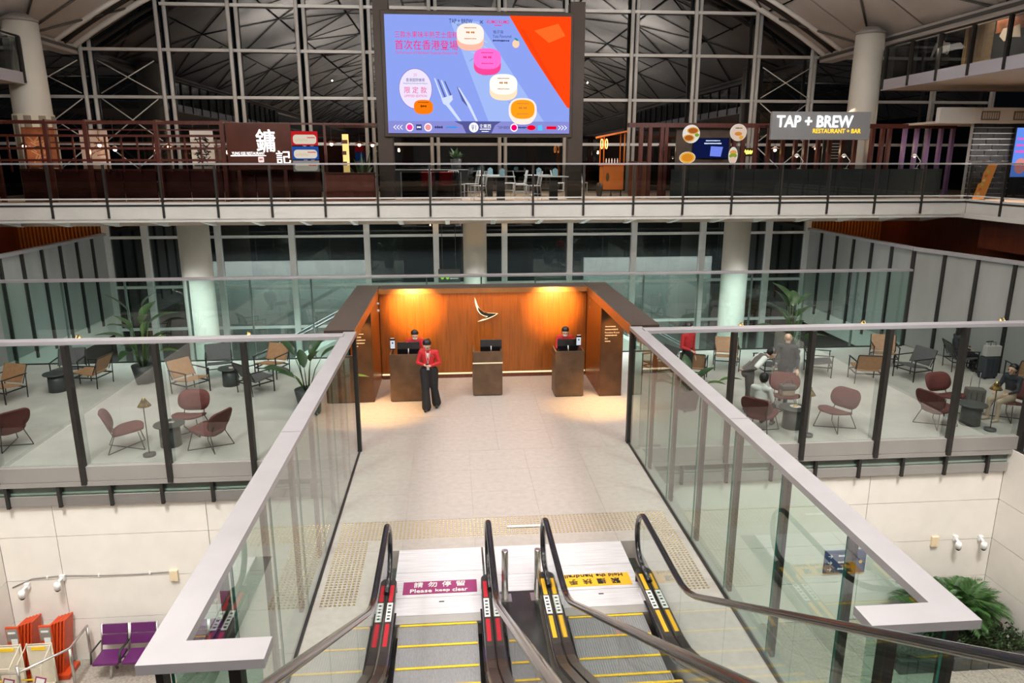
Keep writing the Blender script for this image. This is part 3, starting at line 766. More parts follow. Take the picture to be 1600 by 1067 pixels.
# ------------------------------------------------------------------ reception portal
po = thing('reception_portal', 'wooden reception portal with dark metal roof band and glowing bird emblem', 'reception portal', (XC, 19, 0))
n = 24
for k in range(n):
    a, b = -1.95 + 5.55 * k / n, -1.95 + 5.55 * (k + 1) / n
    box('plank', M['wood'], (a + .001, 19.0 + rnd.uniform(0, .0015), .16), (b - .001, 19.06, 2.42), po)
box('back_panel', M['wooddark'], (-2.5, 19.06, 0), (4.25, 19.16, 2.42), po)
box('skirting', M['wooddark'], (-1.95, 18.97, .0), (3.6, 19.06, .10), po)
box('light_strip', glow('warm_strip', (1, .72, .4), 1.3), (-1.95, 18.975, .105), (3.6, 19.03, .135), po)
for x, s in ((-1.97, -1), (3.62, 1)):
    for k in range(6):
        a, b = 17.12 + 1.88 * k / 6, 17.12 + 1.88 * (k + 1) / 6
        box('side_plank', M['wood'], (min(x, x + s * .05), a + .001, 0), (max(x, x + s * .05), b - .001, 2.42), po)
    box('pillar_face', M['pillar'], (min(x, x + s * .56), 17.06, 0), (max(x, x + s * .56), 17.12, 2.30), po)
    box('pillar_side', M['pillar'], (min(x + s * .5, x + s * .56), 17.12, 0), (max(x + s * .5, x + s * .56), 19.06, 2.42), po)
    for zz_ in (2.16, 1.98): MB().lathe([(.035, 0), (.03, .05), (.0, .052)], (x - s * .0, 18.6, zz_), 12, axis='X').build('wall_button', M['white'], po)
    # roof band
    MB().box((min(x, x + s * .6), 14.16, 2.34), (max(x, x + s * .6), 19.5, 2.50), bev=.008).build('roof_band', M['band'], po)
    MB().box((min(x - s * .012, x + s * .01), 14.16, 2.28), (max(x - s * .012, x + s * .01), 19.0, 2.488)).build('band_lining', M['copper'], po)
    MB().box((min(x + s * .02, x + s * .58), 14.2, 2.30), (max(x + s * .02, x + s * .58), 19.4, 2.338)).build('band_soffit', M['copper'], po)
    MB().box((min(x + s * .02, x + s * .10), 14.08, 0), (max(x + s * .02, x + s * .10), 14.2, 2.34)).build('front_post', M['post'], po)
MB().box((-1.95, 18.9, 2.36), (3.6, 19.5, 2.50), bev=.008).build('roof_band', M['band'], po)
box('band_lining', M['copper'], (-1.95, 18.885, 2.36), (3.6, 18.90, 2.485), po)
# emblem: a swept wing
wing_ = [(-.29, .30), (-.285, .18), (-.26, .06), (-.22, -.05), (-.15, -.14), (-.06, -.19), (.02, -.205), (-.04, -.25), (-.12, -.29), (-.22, -.335), (-.10, -.31), (.02, -.275), (.14, -.225), (.24, -.175), (.30, -.13), (.2, -.12), (.08, -.115), (-.03, -.10), (-.12, -.05), (-.18, .02), (-.22, .1), (-.25, .2)]
cxm, czm = .88, 1.91
big = [((x * 1.05), (y * 1.05)) for x, y in wing_]
plaque('emblem_glow', glow('emblem_light', (1, .78, .45), 2.0), big, upright(cxm, 18.985, czm), po, .012)
inner = [(-.235, .06), (-.205, -.05), (-.14, -.135), (-.05, -.185), (.05, -.205), (-.03, -.25), (-.10, -.28), (.02, -.262), (.14, -.215), (.24, -.168), (.28, -.135), (.18, -.128), (.06, -.12), (-.05, -.095), (-.13, -.045), (-.19, .02)]
plaque('emblem', M['darkmetal'], inner, upright(cxm, 18.965, czm), po, .015)
lit = glow('gold_letter', (1, .62, .3), 1.1)
for i, (t, wd) in enumerate((('', .26), ('', .32), ('Function Room', 0), ('', .30), ('Bar', 0), ('', .14))):
    if t: text('wall_lettering', t, .04, upright(3.72, 17.055, 1.80 - i * .075), lit, po, None, 'LEFT')
    else: scribble('wall_print', wd, .042, upright(3.72, 17.055, 1.80 - i * .075), lit, po, 9, .004, True)
for i, wd in enumerate((.14, .26, .2, .3, .28, .12)): scribble('wall_print', wd, .042, upright(-2.42, 17.055, 1.80 - i * .075), lit, po, 8, .004, True)
# reception desks
def desk(label, x0, x1, y, h, trim=False, counter=True):
    d = thing('reception_desk', label, 'desk', ((x0 + x1) / 2, y, 0), 0, 'reception desks')
    MB().box((x0, y, .02), (x1, y + .06, h), bev=.006).build('front_panel', M['desk'], d)
    MB().box((x0, y + .06, .02), (x0 + .04, y + .62, h)).build('side_panel', M['desk'], d)
    MB().box((x1 - .04, y + .06, .02), (x1, y + .62, h)).build('side_panel', M['desk'], d)
    MB().box((x0 - .005, y + .03, h - .20), (x1 + .005, y + .64, h - .16)).build('work_surface', M['wood'], d)
    box('plinth', M['darkgap'], (x0 + .02, y + .02, 0), (x1 - .02, y + .6, .02), d)
    if trim: MB().box((x0 - .006, y - .012, h * .735), (x1 + .006, y + .01, h * .76)).build('brass_trim', glow('lit_trim', (1, .8, .5), 1.0), d)
    return d
desk('left reception desk behind the woman in red', -1.57, -.80, 17.03, 1.20)
desk('middle reception desk with a lit brass strip', .46, 1.20, 17.33, 1.15, True)
desk('right reception desk beside the lettered pillar', 2.50, 3.22, 17.08, 1.18)
def monitor(label, x, y, z, rz=0):
    m_ = thing('monitor', label, 'monitor', (x, y, z), rz, 'reception monitors')
    o_ = Vector((x, y, z)); m_.location = (0, 0, 0); m_.rotation_euler = (0, 0, 0)
    MB().box((-.27, -.015, .09), (.27, .015, .40), bev=.006).build('housing', M['screenoff'], m_)
    MB().box((-.25, .0155, .11), (.25, .018, .385)).build('screen', glow('desk_screen', (.5, .6, .8), .5), m_)
    MB().tube([(0, -.05, .01), (0, -.05, .13), (0, -.016, .24)], .016, 8).build('stand', M['steel'], m_)
    MB().lathe([(.09, 0), (.09, .012), (.02, .016)], (0, -.05, 0), 20).build('foot', M['darkmetal'], m_)
    m_.location = o_; m_.rotation_euler = (0, 0, rz)
    return m_
monitor('black monitor on the left reception desk', -1.12, 17.34, 1.04)
monitor('black monitor on the middle reception desk', .93, 17.62, .99)
monitor('black monitor on the right reception desk', 2.86, 17.40, 1.02)
def reader(label, x, y, z):
    r = thing('pass_scanner', label, 'scanner', (x, y, z), 0, 'upright pass scanners on the desks')
    MB().lathe([(.05, z), (.05, z + .012), (.012, z + .02), (.012, z + .24)], (x, y + .03, 0), 14).build('stem', M['darkmetal'], r)
    MB().box((x - .065, y - .012, z + .22), (x + .065, y + .02, z + .52), bev=.012).build('body', M['screenoff'], r)
    MB().box((x - .055, y - .014, z + .25), (x + .055, y - .011, z + .45)).build('display', glow('reader_screen', (.75, .78, .85), .8), r)
    MB().lathe([(.02, 0), (.02, .003)], (x, y - .017, z + .39), 12, axis='Y').build('camera_mark', M['ink'], r)
    box('top_light', glow('reader_top', (1, .55, .35), 1.2), (x - .05, y - .013, z + .50), (x + .05, y + .01, z + .515), r)
reader('upright pass scanner at the left end of the left desk', -1.50, 17.32, 1.04)
reader('upright pass scanner at the right end of the right desk', 3.12, 17.36, 1.02)
def cups(label, x, y, z, m):
    c = thing('desk_caddy', label, 'caddy', (x, y, z))
    MB().box((x - .05, y - .03, z), (x + .05, y + .03, z + .012)).build('tray', M['darkmetal'], c)
    for d in (-.026, .026): MB().lathe([(.014, z + .012), (.018, z + .10), (.015, z + .10)], (x + d, y, 0), 12).build('cup', m, c)
cups('white pen cups at the right end of the left desk', -.87, 17.2, 1.04, M['white'])
cups('pale blue cups on the middle desk', .55, 17.5, .99, mat('pale_blue', (.4, .62, .66), .4))
cups('white pen cups at the left end of the right desk', 2.62, 17.22, 1.02, M['white'])
# ------------------------------------------------------------------ upper deck: billboard
Z = UP
bb = thing('billboard', 'large lit advertising screen between two brown posts above the food court', 'billboard', (.95, 24.2, Z))
for a, b in ((-2.3, -1.82), (3.86, 4.34)):
    MB().box((a, 24.25, Z), (b, 24.75, 10.6), bev=.02).build('post', M['brown'], bb)
MB().box((-2.06, 24.14, 6.50), (3.96, 24.30, 10.26), bev=.02).build('frame', M['brown'], bb)
SX0, SX1, SZ0, SZ1 = -1.94, 3.86, 6.62, 10.13
disp = MB().box((SX0, 24.12, SZ0), (SX1, 24.145, SZ1)).build('display', glow('ad_blue', (.25, .34, .82), 1.0), bb)
def sp(u, v): return SX0 + (SX1 - SX0) * u, SZ1 - (SZ1 - SZ0) * v       # picture coordinates of the advert, 0..1
_ly = [24.12]
def art(name, m, pts, dy=.002):
    _ly[0] -= .0012
    return plaque(name, m, [(sp(u, v)) for u, v in pts], Matrix.Translation((0, _ly[0], 0)) @ FACE, disp, .001)
def arte(name, m, u, v, ru, rv, pw=2.0, rot=0, n=30):
    pts = []
    for k in range(n):
        a = 2 * pi * k / n; c, s = cos(a), sin(a)
        x = math.copysign(abs(c) ** (2 / pw), c) * ru * 5.8; y = math.copysign(abs(s) ** (2 / pw), s) * rv * 3.51
        x, y = x * cos(rot) - y * sin(rot), x * sin(rot) + y * cos(rot)
        pts.append((u + x / 5.8, v + y / 3.51))
    return art(name, m, pts)
def adt(s, u, v, h, m, wid=None, rot=0, bold=0):
    x, z = sp(u, v); _ly[0] -= .0005
    return text('advert_lettering', s, h * (SZ1 - SZ0), Matrix.Translation((x, _ly[0], z)) @ FACE @ Matrix.Rotation(rot, 4, 'Z'), m, disp, wid * (SX1 - SX0) if wid else None, ext=.0008, bold=bold)
def ads(u, v, h, m, wid, n=9):
    x, z = sp(u, v); _ly[0] -= .0012
    return scribble('advert_print', wid * (SX1 - SX0), h * (SZ1 - SZ0), Matrix.Translation((x, _ly[0], z)) @ FACE, m, disp, n, .001)
AD = lambda n, c, s=1.0: glow('ad_' + n, c, s)
art('advert_board', AD('glassboard', (.34, .46, .86)), [(.35, .05), (.50, .05), (.86, .90), (.55, .90)])
for k in range(26):
    t = rnd.random(); u = .38 + t * .3 + rnd.uniform(-.03, .12); v = .1 + t * .75
    arte('advert_ripple', AD('ripple', (.42, .56, .93)) if k % 2 else AD('ripple2', (.25, .35, .75)), u, v, .018, .006, 2, rnd.uniform(-.6, .6), 8)
art('advert_cloth', AD('orange', (1.0, .06, .005)), [(.665, .0), (1, .0), (1, .78), (.985, .77), (.90, .58), (.78, .30)])
art('advert_cloth_fold', AD('orange2', (.85, .05, .005)), [(.72, .10), (.745, .11), (.93, .60), (.915, .61)])
art('advert_cloth_fold', AD('orange3', (1.0, .14, .02)), [(.80, .12), (.93, .06), (.97, .16), (.88, .22)])
art('advert_band', AD('band', (.24, .25, .62)), [(0, .895), (1, .895), (1, 1), (0, 1)])
art('advert_tab', AD('tab', (.085, .09, .28)), [(.36, .895), (.62, .895), (.585, .93), (.565, 1), (.425, 1), (.405, .93)])
PK = AD('pink', (.80, .03, .22)); WH = AD('white', (.95, .95, 1)); NV = AD('navy', (.05, .06, .2)); BR = AD('brown', (.55, .2, .05))
adt('三款水果味半熟芝士蛋糕', .22, .165, .055, PK, .335)
adt('首次在香港登場', .22, .25, .082, PK, .335, bold=.004)
adt('The First Launch of 3 Half-baked Cheesecake Flavours in HK', .22, .315, .022, PK, .335)
adt('TAP + BREW', .405, .05, .036, NV, .125, bold=.01); adt('RESTAURANT + BAR', .43, .082, .018, NV, .09)
adt('×', .515, .055, .03, NV)
adt('KUMO KUMO', .605, .052, .03, PK, .12, bold=.015); ads(.605, .082, .014, PK, .04)
adt('柚子味', .605, .135, .032, NV, .055); adt('Yuzu Flavoured', .625, .17, .026, NV, .10); ads(.62, .208, .022, NV, .09)
arte('advert_fruit', AD('pear', (1, .62, .42)), .70, .232, .019, .034, 2); arte('advert_fruit_leaf', AD('leaf', (.02, .3, .3)), .703, .195, .012, .009, 2, .5)
def cake(u, v, ru, rv, top, side, ink, rot=0, t=True):
    arte('advert_cake_side', side, u, v + .05, ru, rv, 2.6); arte('advert_cake', top, u, v, ru, rv, 2.6, rot)
    if t:
        ads(u - .013, v - .012, .03, ink, .02, 2); ads(u + .013, v - .012, .03, ink, .02, 2); ads(u, v - .05, .013, ink, .065); ads(u, v + .04, .012, ink, .065)
cake(.455, .155, .073, .088, AD('cream1', (1, .84, .76)), AD('peach', (1, .48, .36)), BR)
cake(.545, .36, .074, .088, AD('cakepink', (1, .16, .62)), AD('cakepink2', (.9, .06, .3)), PK)
cake(.632, .575, .076, .088, AD('cream2', (.95, .95, .88)), AD('cream3', (1, .74, .5)), BR)
arte('advert_cake_side', AD('cream4', (1, .8, .7)), .738, .80, .078, .108, 2.6); cake(.738, .79, .066, .083, AD('cakeorange', (1, .33, .01)), AD('cream4', (1, .8, .7)), BR)
arte('advert_badge_rim', AD('badge2', (.25, .22, .55)), .155, .62, .0905, .174); arte('advert_badge', AD('badge', (.80, .72, .93)), .155, .62, .087, .168)
adt('✈', .155, .505, .03, PK); adt('香港國際機場', .155, .545, .03, NV, .10); adt('Hong Kong International Airport', .155, .575, .015, NV, .13)
adt('限 定 款', .155, .63, .056, PK, .12); adt('LIMITED EDITION', .155, .68, .02, PK, .12)
arte('advert_cake', AD('cakeorange2', (1, .2, .005)), .195, .775, .052, .062, 2.8); ads(.195, .768, .03, AD('dark', (.25, .05, .0)), .035, 3); ads(.195, .735, .013, AD('dark', (.25, .05, .0)), .06)
SV = AD('silver', (.62, .70, .95)); SD = AD('shade', (.09, .11, .33))
for k in range(4):
    d = k * .018
    art('advert_fork_tine', SD if k % 2 else SV, [(.256 + d, .53 + k * .008), (.262 + d, .528 + k * .008), (.302 + d, .70 - k * .002), (.294 + d, .703)])
art('advert_fork', SV, [(.292, .70), (.352, .67), (.355, .71), (.335, .745), (.40, .895), (.385, .895), (.318, .76), (.302, .745)])
art('advert_knife', SD, [(.378, .60), (.392, .61), (.45, .755), (.432, .765), (.405, .72)])
art('advert_knife', SV, [(.383, .605), (.392, .61), (.45, .755), (.49, .895), (.478, .895), (.438, .77)])
for k in range(3):
    for s in (-1, 1):
        u = (.035 + k * .017) if s < 0 else (.945 + k * .017); w_ = .014 * s
        art('advert_arrow', WH, [(u - w_ / 2, .93), (u + w_ / 2, .95), (u - w_ / 2, .97), (u - w_ / 2 - w_ * .3, .97), (u + w_ / 2 - w_ * .4, .95), (u - w_ / 2 - w_ * .3, .93)])
for u, c in ((.117, (1, .05, .35)), (.217, (.8, .3, .35)), (.69, (.9, .0, .15))):
    arte('advert_logo', WH, u, .95, .021, .036); arte('advert_logo', AD('lg%d' % int(u * 1000), c), u, .95, .016, .026)
art('advert_logo', NV, [(.152, .925), (.182, .925), (.182, .975), (.152, .975)]); ads(.167, .95, .025, WH, .022, 3)
ads(.275, .95, .035, NV, .045, 4); ads(.345, .95, .03, AD('sky', (.03, .3, .8)), .06)
arte('advert_logo', WH, .467, .95, .026, .043); adt('Ψ I', .467, .95, .05, AD('tab', (.085, .09, .28)), .025, bold=.02)
adt('食東西', .53, .937, .034, WH, .065, bold=.01); ads(.53, .965, .016, WH, .06); ads(.53, .985, .012, WH, .04)
adt('TAP+BREW', .635, .95, .026, NV, .07); ads(.735, .95, .026, NV, .05, 5)
arte('advert_logo', AD('lgred', (.85, .0, .02)), .785, .95, .024, .022); art('advert_logo', AD('lgblue', (.1, .5, .9)), [(.822, .93), (.845, .925), (.848, .975), (.822, .975)])
art('advert_logo', AD('lgred', (.85, .0, .02)), [(.87, .938), (.925, .938), (.925, .964), (.87, .964)])

# ------------------------------------------------------------------ upper deck: restaurant on the left
sg = thing('restaurant_sign', 'dark brown sign board with white brush characters at the left restaurant', 'sign', (-5.8, 23.5, Z))
MB().box((-6.80, 23.44, 5.50), (-4.86, 23.54, 6.89), bev=.01).build('board', mat('sign_brown', (.075, .022, .014), .25, 0, .15, 2, coat=.4), sg)
for x in (-6.5, -5.1): MB().box((x - .05, 23.46, Z), (x + .05, 23.53, 5.5)).build('leg', M['lattice'], sg)
SWH = glow('sign_white', (1, .97, .95), 1.6)
text('brush_character', '鏞', .68, upright(-5.62, 23.437, 6.36), SWH, sg, .58, bold=.012)
text('brush_character', '記', .40, upright(-5.12, 23.437, 5.87), SWH, sg, .44, bold=.012)
text('sign_lettering', 'YUNG KEE RESTAURANT', .085, upright(-6.17, 23.437, 5.985), SWH, sg, .98, bold=.012)
plaque('underline', SWH, [(-.53, -.018), (.53, -.012), (.53, .012), (-.53, .014)], upright(-6.17, 23.437, 5.915), sg)
plaque('seal', glow('seal', (.95, .75, .72), 1.0), roundrect(.17, .17, .03), upright(-5.80, 23.437, 5.80), sg); scribble('seal_print', .10, .09, upright(-5.80, 23.43, 5.80), mat('seal_red', (.6, .05, .05), .5), sg, 3)
def menu(label, z0, z1, c1, c2, word):
    m_ = thing('menu_board', label, 'menu board', (-4.44, 23.42, z0), 0, 'menu boards beside the restaurant sign')
    MB().box((-4.84, 23.40, z0), (-4.05, 23.44, z1), bev=.006).build('panel', glow(*c1), m_)
    plaque('picture', glow(*c2), roundrect(.70, (z1 - z0) * .66, .10), upright(-4.44, 23.398, (z0 + z1) / 2 - .03), m_)
    scribble('menu_print', .24, .06, upright(-4.25, 23.39, (z0 + z1) / 2 + .02), mat('seal_red', (.6, .05, .05), .5), m_, 6)
    for q in range(5): plaque('dumpling', glow('dumpling', (.75, .62, .45), .8), ellipse(.06, .04, 10), upright(-4.68 + q * .07, 23.39, (z0 + z1) / 2 - .06 + .03 * (q % 2)), m_)
menu('red menu board with pale dish picture, topmost beside the sign', 6.22, 6.64, ('menu_red', (.55, .015, .02), .8), ('menu_cream', (.75, .68, .55), .8), '燒鵝')
menu('blue menu board with pale dish picture, middle beside the sign', 5.80, 6.19, ('menu_blue', (.02, .08, .35), .8), ('menu_cream2', (.78, .70, .58), .8), '點心')
menu('grey menu board with pale dish picture, lowest beside the sign', 5.44, 5.77, ('menu_grey', (.35, .33, .32), .6), ('menu_cream', (.75, .68, .55), .8), '叉燒')
# timber lattice
lt = thing('timber_lattice', 'dark red open timber lattice screen along the left restaurant', 'lattice screen', (-10, 23.6, Z))
LX = [-13.6, -12.1, -10.95, -8.9, -6.95]
for x in LX: MB().box((x - .06, 23.56, Z), (x + .06, 23.68, 6.9), bev=.008).build('upright', M['lattice'], lt)
for k in range(14):
    x = -13.3 + k * .47
    box('slim_upright', M['lattice'], (x - .025, 23.72, Z + .9), (x + .025, 23.76, 6.5), lt)
for z in (6.87, 6.50, 6.13, 5.78): box('crossbar', M['lattice'], (-15.5, 23.58, z - .035), (-6.9, 23.66, z + .035), lt)
for z in (6.68, 6.30): box('slim_crossbar', M['lattice'], (-12.1, 23.72, z - .02), (-6.9, 23.76, z + .02), lt)
box('lamp_rail', M['lattice'], (-13.7, 24.36, 6.92), (-6.9, 24.44, 6.98), lt)
for x in LX: box('lamp_arm', M['lattice'], (x - .03, 23.6, 6.9), (x + .03, 24.44, 6.97), lt)
box('lamp_rail', M['lattice'], (-4.2, 25.3, 6.92), (-2.1, 27.6, 6.98), lt)
for x in (-4.15, -2.3): box('lamp_post', M['lattice'], (x - .04, 25.32, UP), (x + .04, 25.4, 6.92), lt)
box('lamp_arm', M['lattice'], (-6.95, 25.3, 6.92), (-4.2, 25.38, 6.98), lt); box('lamp_arm', M['lattice'], (-6.98, 24.4, 6.92), (-6.9, 25.38, 6.98), lt)
# lacquered dado panels
dd = thing('dado_screen', 'low dark red lacquer screen below the timber lattice', 'low screen', (-9, 24, Z))
for k in range(9):
    a = -13.2 + k * 1.01
    MB().box((a, 23.98, Z), (a + .98, 24.04, 5.46), bev=.01).build('panel', M['redpanel'], dd)
    box('cap', M['lattice'], (a, 23.95, 5.46), (a + 1.0, 24.07, 5.52), dd)
ct = thing('service_counter', 'brown timber counter next to the billboard post', 'counter', (-3.2, 23.9, Z))
MB().box((-3.95, 23.7, Z), (-2.42, 24.1, 5.36), bev=.01).build('front', mat('counter_brown', (.16, .045, .03), .35, 0, .2, 3, stretch=(6, 6, 1)), ct)
MB().box((-4.0, 23.66, 5.36), (-2.38, 24.14, 5.40)).build('top', M['lattice'], ct)
def poster(label, x0, x1, z0, z1, y, base, ink, words, n):
    p = thing('poster', label, 'poster', ((x0 + x1) / 2, y, z0), 0, 'posters hung in the left restaurant')
    MB().box((x0, y, z0), (x1, y + .03, z1)).build('sheet', base, p)
    for k in range(n):
        u, v = rnd.uniform(.1, .9), rnd.uniform(.12, .9)
        plaque('drawing_stroke', ink, [(-.16 * (x1 - x0), -.018), (.16 * (x1 - x0), -.012), (.16 * (x1 - x0), .014), (-.16 * (x1 - x0), .02)], upright(x0 + (x1 - x0) * (.2 + .6 * u), y - .001, z0 + (z1 - z0) * (.1 + .8 * v), rnd.uniform(-1.2, 1.2)), p, .003)
    if words: scribble('poster_print', (x1 - x0) * .85, .10, upright((x0 + x1) / 2, y - .003, z0 + .12), M['ink'], p, 12)
    for q in (.15, .85): MB().tube([(x0 + (x1 - x0) * q, y + .015, z1), (x0 + (x1 - x0) * q, y + .015, 6.9)], .006, 5).build('hanger', M['darkmetal'], p)
poster('orange brown poster hanging at the far left of the restaurant', -13.55, -12.55, 5.55, 6.8, 25.0, mat('poster_orange', (.42, .13, .05), .6, 0, .2, 4), mat('poster_pale', (.6, .32, .18), .6), '', 14)
poster('pink and mint poster behind the timber lattice', -11.80, -10.95, 5.5, 6.75, 25.0, mat('poster_pink', (.62, .48, .42), .6, 0, .1, 2), mat('poster_rust', (.35, .1, .08), .6), '', 9)
poster('white poster with black ink street drawing beside the sign', -8.38, -7.66, 5.5, 6.72, 25.0, mat('poster_white', (.62, .60, .56), .6), M['ink'], '食通天', 34)
def pendant(label, x, y, z, m_=None):
    p = thing('pendant_lamp', label, 'pendant lamp', (x, y, z), 0, 'pendant lamps of the restaurants')
    MB().tube([(x, y, z + .05), (x, y, 6.93)], .006, 5).build('cable', M['darkmetal'], p)
    MB().lathe([(.03, z + .10), (.05, z + .08), (.17, z + .02), (.165, z + .012)], (x, y, 0), 20).build('shade', M['wooddark'], p)
    MB().ball((x, y, z - .02), .05, u=12, v=8).build('bulb', M['bulb'], p)
    light('pendant_light', 'POINT', (x, y, z - .10), 5, (1, .75, .45), radius=.05)
for k, (px_, zz_) in enumerate(((-13.2, 6.22), (-10.95, 6.25), (-10.5, 6.12), (-8.85, 6.2), (-7.2, 6.15))):
    pendant(['pendant lamp in front of the orange poster', 'pendant lamp in front of the pink poster', 'pendant lamp just right of the pink poster', 'pendant lamp at the middle of the lattice', 'pendant lamp left of the brown sign board'][k], px_, 24.4, zz_)
for k in range(5):
    pendant(['leftmost', 'second from left', 'middle', 'second from right', 'rightmost'][k] + ' of five pendant lamps right of the menu boards', -3.95 + k * .40, 25.4 + .5 * k, 6.32)
gs = thing('lit_screen', 'glowing yellow cut-out strip behind the menu boards', 'lit screen', (-3.4, 24.6, Z))
MB().box((-3.48, 24.6, 5.4), (-3.28, 24.64, 6.6)).build('panel', glow('amber_strip', (1, .66, .22), 1.2), gs)
for z in (5.62, 5.95, 6.3): box('cut_out', M['lattice'], (-3.50, 24.59, z), (-3.36 + .05 * (z > 6), 24.6, z + .12), gs)
MB().box((-3.43, 24.62, Z), (-3.33, 24.66, 5.4)).build('stand', M['lattice'], gs)

# ------------------------------------------------------------------ upper deck: food court
def chair_white():
    c = thing('cafe_chair', '', 'chair')
    for sx in (-1, 1):
        MB().tube([(sx * .2, -.2, 0), (sx * .19, -.19, .45)], .013, 6).build('leg', M['white'], c)
        MB().tube([(sx * .2, .24, 0), (sx * .19, .19, .45), (sx * .18, .27, .9)], .013, 6).build('leg', M['white'], c)
        MB().tube([(sx * .2, -.18, .2), (sx * .2, .2, .2)], .01, 6).build('stretcher', M['white'], c)
    MB().box((-.21, -.22, .44), (.21, .2, .47), bev=.01).build('seat', M['white'], c)
    b = MB().tube([(-.18, .27, .9), (.18, .27, .9)], .014, 6)
    for q in (-.1, 0, .1): b.tube([(q, .2, .5), (q, .27, .9)], .008, 5)
    b.build('backrest', M['white'], c)
    return c
CW = chair_white()
def table_white(label, x, y):
    t = thing('cafe_table', label, 'table', (x, y, Z), 0, 'food court tables')
    MB().box((x - .45, y - .35, Z + .72), (x + .45, y + .35, Z + .75), bev=.008).build('top', M['white'], t)
    MB().box((x - .13, y - .13, Z), (x + .13, y + .13, Z + .72)).build('pedestal', M['darkgap'], t)
    s = thing('acrylic_stand', 'clear acrylic stand on the ' + label, 'table stand', (x + .05, y, Z + .75), 0, 'clear stands on the food court tables')
    MB().prism([(-.09, 0), (.09, 0), (.09, .2), (0, .26), (-.09, .2)], .012, upright(x + .05, y, Z + .75)).build('card', mat('acrylic', (.35, .55, .62), .2), s)
    MB().box((x - .03, y - .05, Z + .75), (x + .13, y + .05, Z + .758)).build('foot', M['steel'], s)
TBL = (('food court table under the billboard centre', 1.62, 23.95), ('food court table beside the right billboard post', 3.35, 23.95), ('food court table behind the centre table', 1.35, 26.2), ('food court table behind the right table', 3.1, 26.3))
for l, x, y in TBL: table_white(l, x, y)
for k, (x, y, r, l) in enumerate(((.88, 23.7, -1.3, 'white metal chair left of the centre food court table'), (2.64, 23.62, -1.4, 'white metal chair left of the right food court table'), (2.34, 24.5, 1.5, 'white metal chair right of the centre food court table'), (.72, 25.7, -1.9, 'white metal chair at the left end of the rear tables'), (2.1, 26.5, 1.4, 'white metal chair right of the rear centre table'), (2.4, 25.75, -1.5, 'white metal chair left of the rear right table'), (3.86, 26.4, 1.5, 'white metal chair right of the rear right table'), (4.75, 26.9, .3, 'white metal chair beside the orange cart'), (.2, 25.1, .4, 'white metal chair behind the smoked glass screen'))):
    place(CW, (x, y, Z), r, l, 'food court chairs')
ps = thing('glass_screen', 'smoked glass partition on posts left of the food court tables', 'partition', (-.9, 23.4, Z))
for x in (-1.55, -.62, .32): MB().box((x - .02, 23.38, Z), (x + .02, 23.42, 5.42)).build('post', M['steel'], ps)
for a, b in ((-1.53, -.64), (-.60, .30)): box('pane', glassmat('smoked_pane', (.35, .33, .33), 1.2), (a, 23.395, Z + .05), (b, 23.405, 5.4), ps)
for k, x in enumerate((-.75, -.15)):
    r = thing('red_chair', ['left red chair behind the smoked glass partition', 'right red chair behind the smoked glass partition'][k], 'chair', (x, 24.3, Z), 0, 'red chairs behind the partition')
    MB().box((x - .22, 24.1, Z + .42), (x + .22, 24.5, Z + .47), bev=.01).build('seat', M['red'], r); MB().box((x - .21, 24.48, Z + .45), (x + .21, 24.52, Z + .88), bev=.015).build('backrest', M['red'], r)
    for sx in (-.18, .18):
        for yy in (24.13, 24.47): box('leg', M['darkmetal'], (x + sx - .015, yy - .015, Z), (x + sx + .015, yy + .015, Z + .42), r)
def bushy(name, label, x, y, z, r, n, par_m=None):
    p = thing(name, label, 'plant', (x, y, z))
    MB().lathe([(.16, z), (.2, z + .35), (.18, z + .35), (.17, z + .3)], (x, y, 0), 18).build('pot', M['potgrey'], p)
    for k in range(n):
        a, t = rnd.uniform(0, 2 * pi), rnd.uniform(.1, 1.2); d = Vector((cos(a) * sin(t), sin(a) * sin(t), cos(t)))
        b = Vector((x, y, z + .32)); e_ = b + d * r * rnd.uniform(.7, 1.1); sd = d.cross(Vector((0, 0, 1))).normalized() * .06; m1 = (b + e_) / 2 + Vector((0, 0, .03))
        q = MB(); q.quad(b, m1 + sd, e_ - Vector((0, 0, .08)), m1 - sd); q.build('leaf', M['leaf'], p)
cons = thing('planter_shelf', 'dark shelf carrying plants behind the food court railing', 'shelf', (-1.2, 26.2, Z))
MB().box((-2.0, 26.0, Z), (.6, 26.4, 5.45), bev=.01).build('body', M['darkgap'], cons); MB().box((-2.02, 25.98, 5.45), (.62, 26.42, 5.48)).build('top', M['mullion'], cons)
bushy('potted_plant', 'bushy plant on the dark shelf under the billboard', .2, 26.2, 5.48, .5, 26)
bushy('potted_plant', 'bushy plant beside the left billboard post', -3.1, 26.4, Z, 1.3, 20)
# orange food cart
kc = thing('food_cart', 'orange food cart with canopy and neon sign', 'food cart', (5.55, 25.8, Z))
MB().box((5.3, 25.4, Z + .25), (6.02, 26.1, Z + 1.08), bev=.015).build('body', M['cartorange'], kc)
MB().box((5.26, 25.36, Z + 1.08), (6.06, 26.14, Z + 1.12), bev=.008).build('counter', M['cartorange'], kc)
for x in (5.3, 6.02):
    for y in (25.43, 26.07): MB().tube([(x, y, Z + 1.1), (x, y, Z + 2.05 + .1 * (x > 5.5))], .018, 6).build('canopy_post', M['cartorange'], kc)
MB().prism([(5.15, Z + 2.0), (6.12, Z + 2.2), (6.12, Z + 2.25), (5.15, Z + 2.06)], .85, Matrix.Translation((0, 26.2, 0)) @ FACE).build('canopy', M['cartorange'], kc)
MB().lathe([(.24, -.02), (.24, .02)], (5.24, 25.55, Z + .24), 24, axis='X').build('wheel', M['brown'], kc); MB().lathe([(.24, -.02), (.24, .02)], (5.24, 25.98, Z + .24), 24, axis='X').build('wheel', M['brown'], kc)
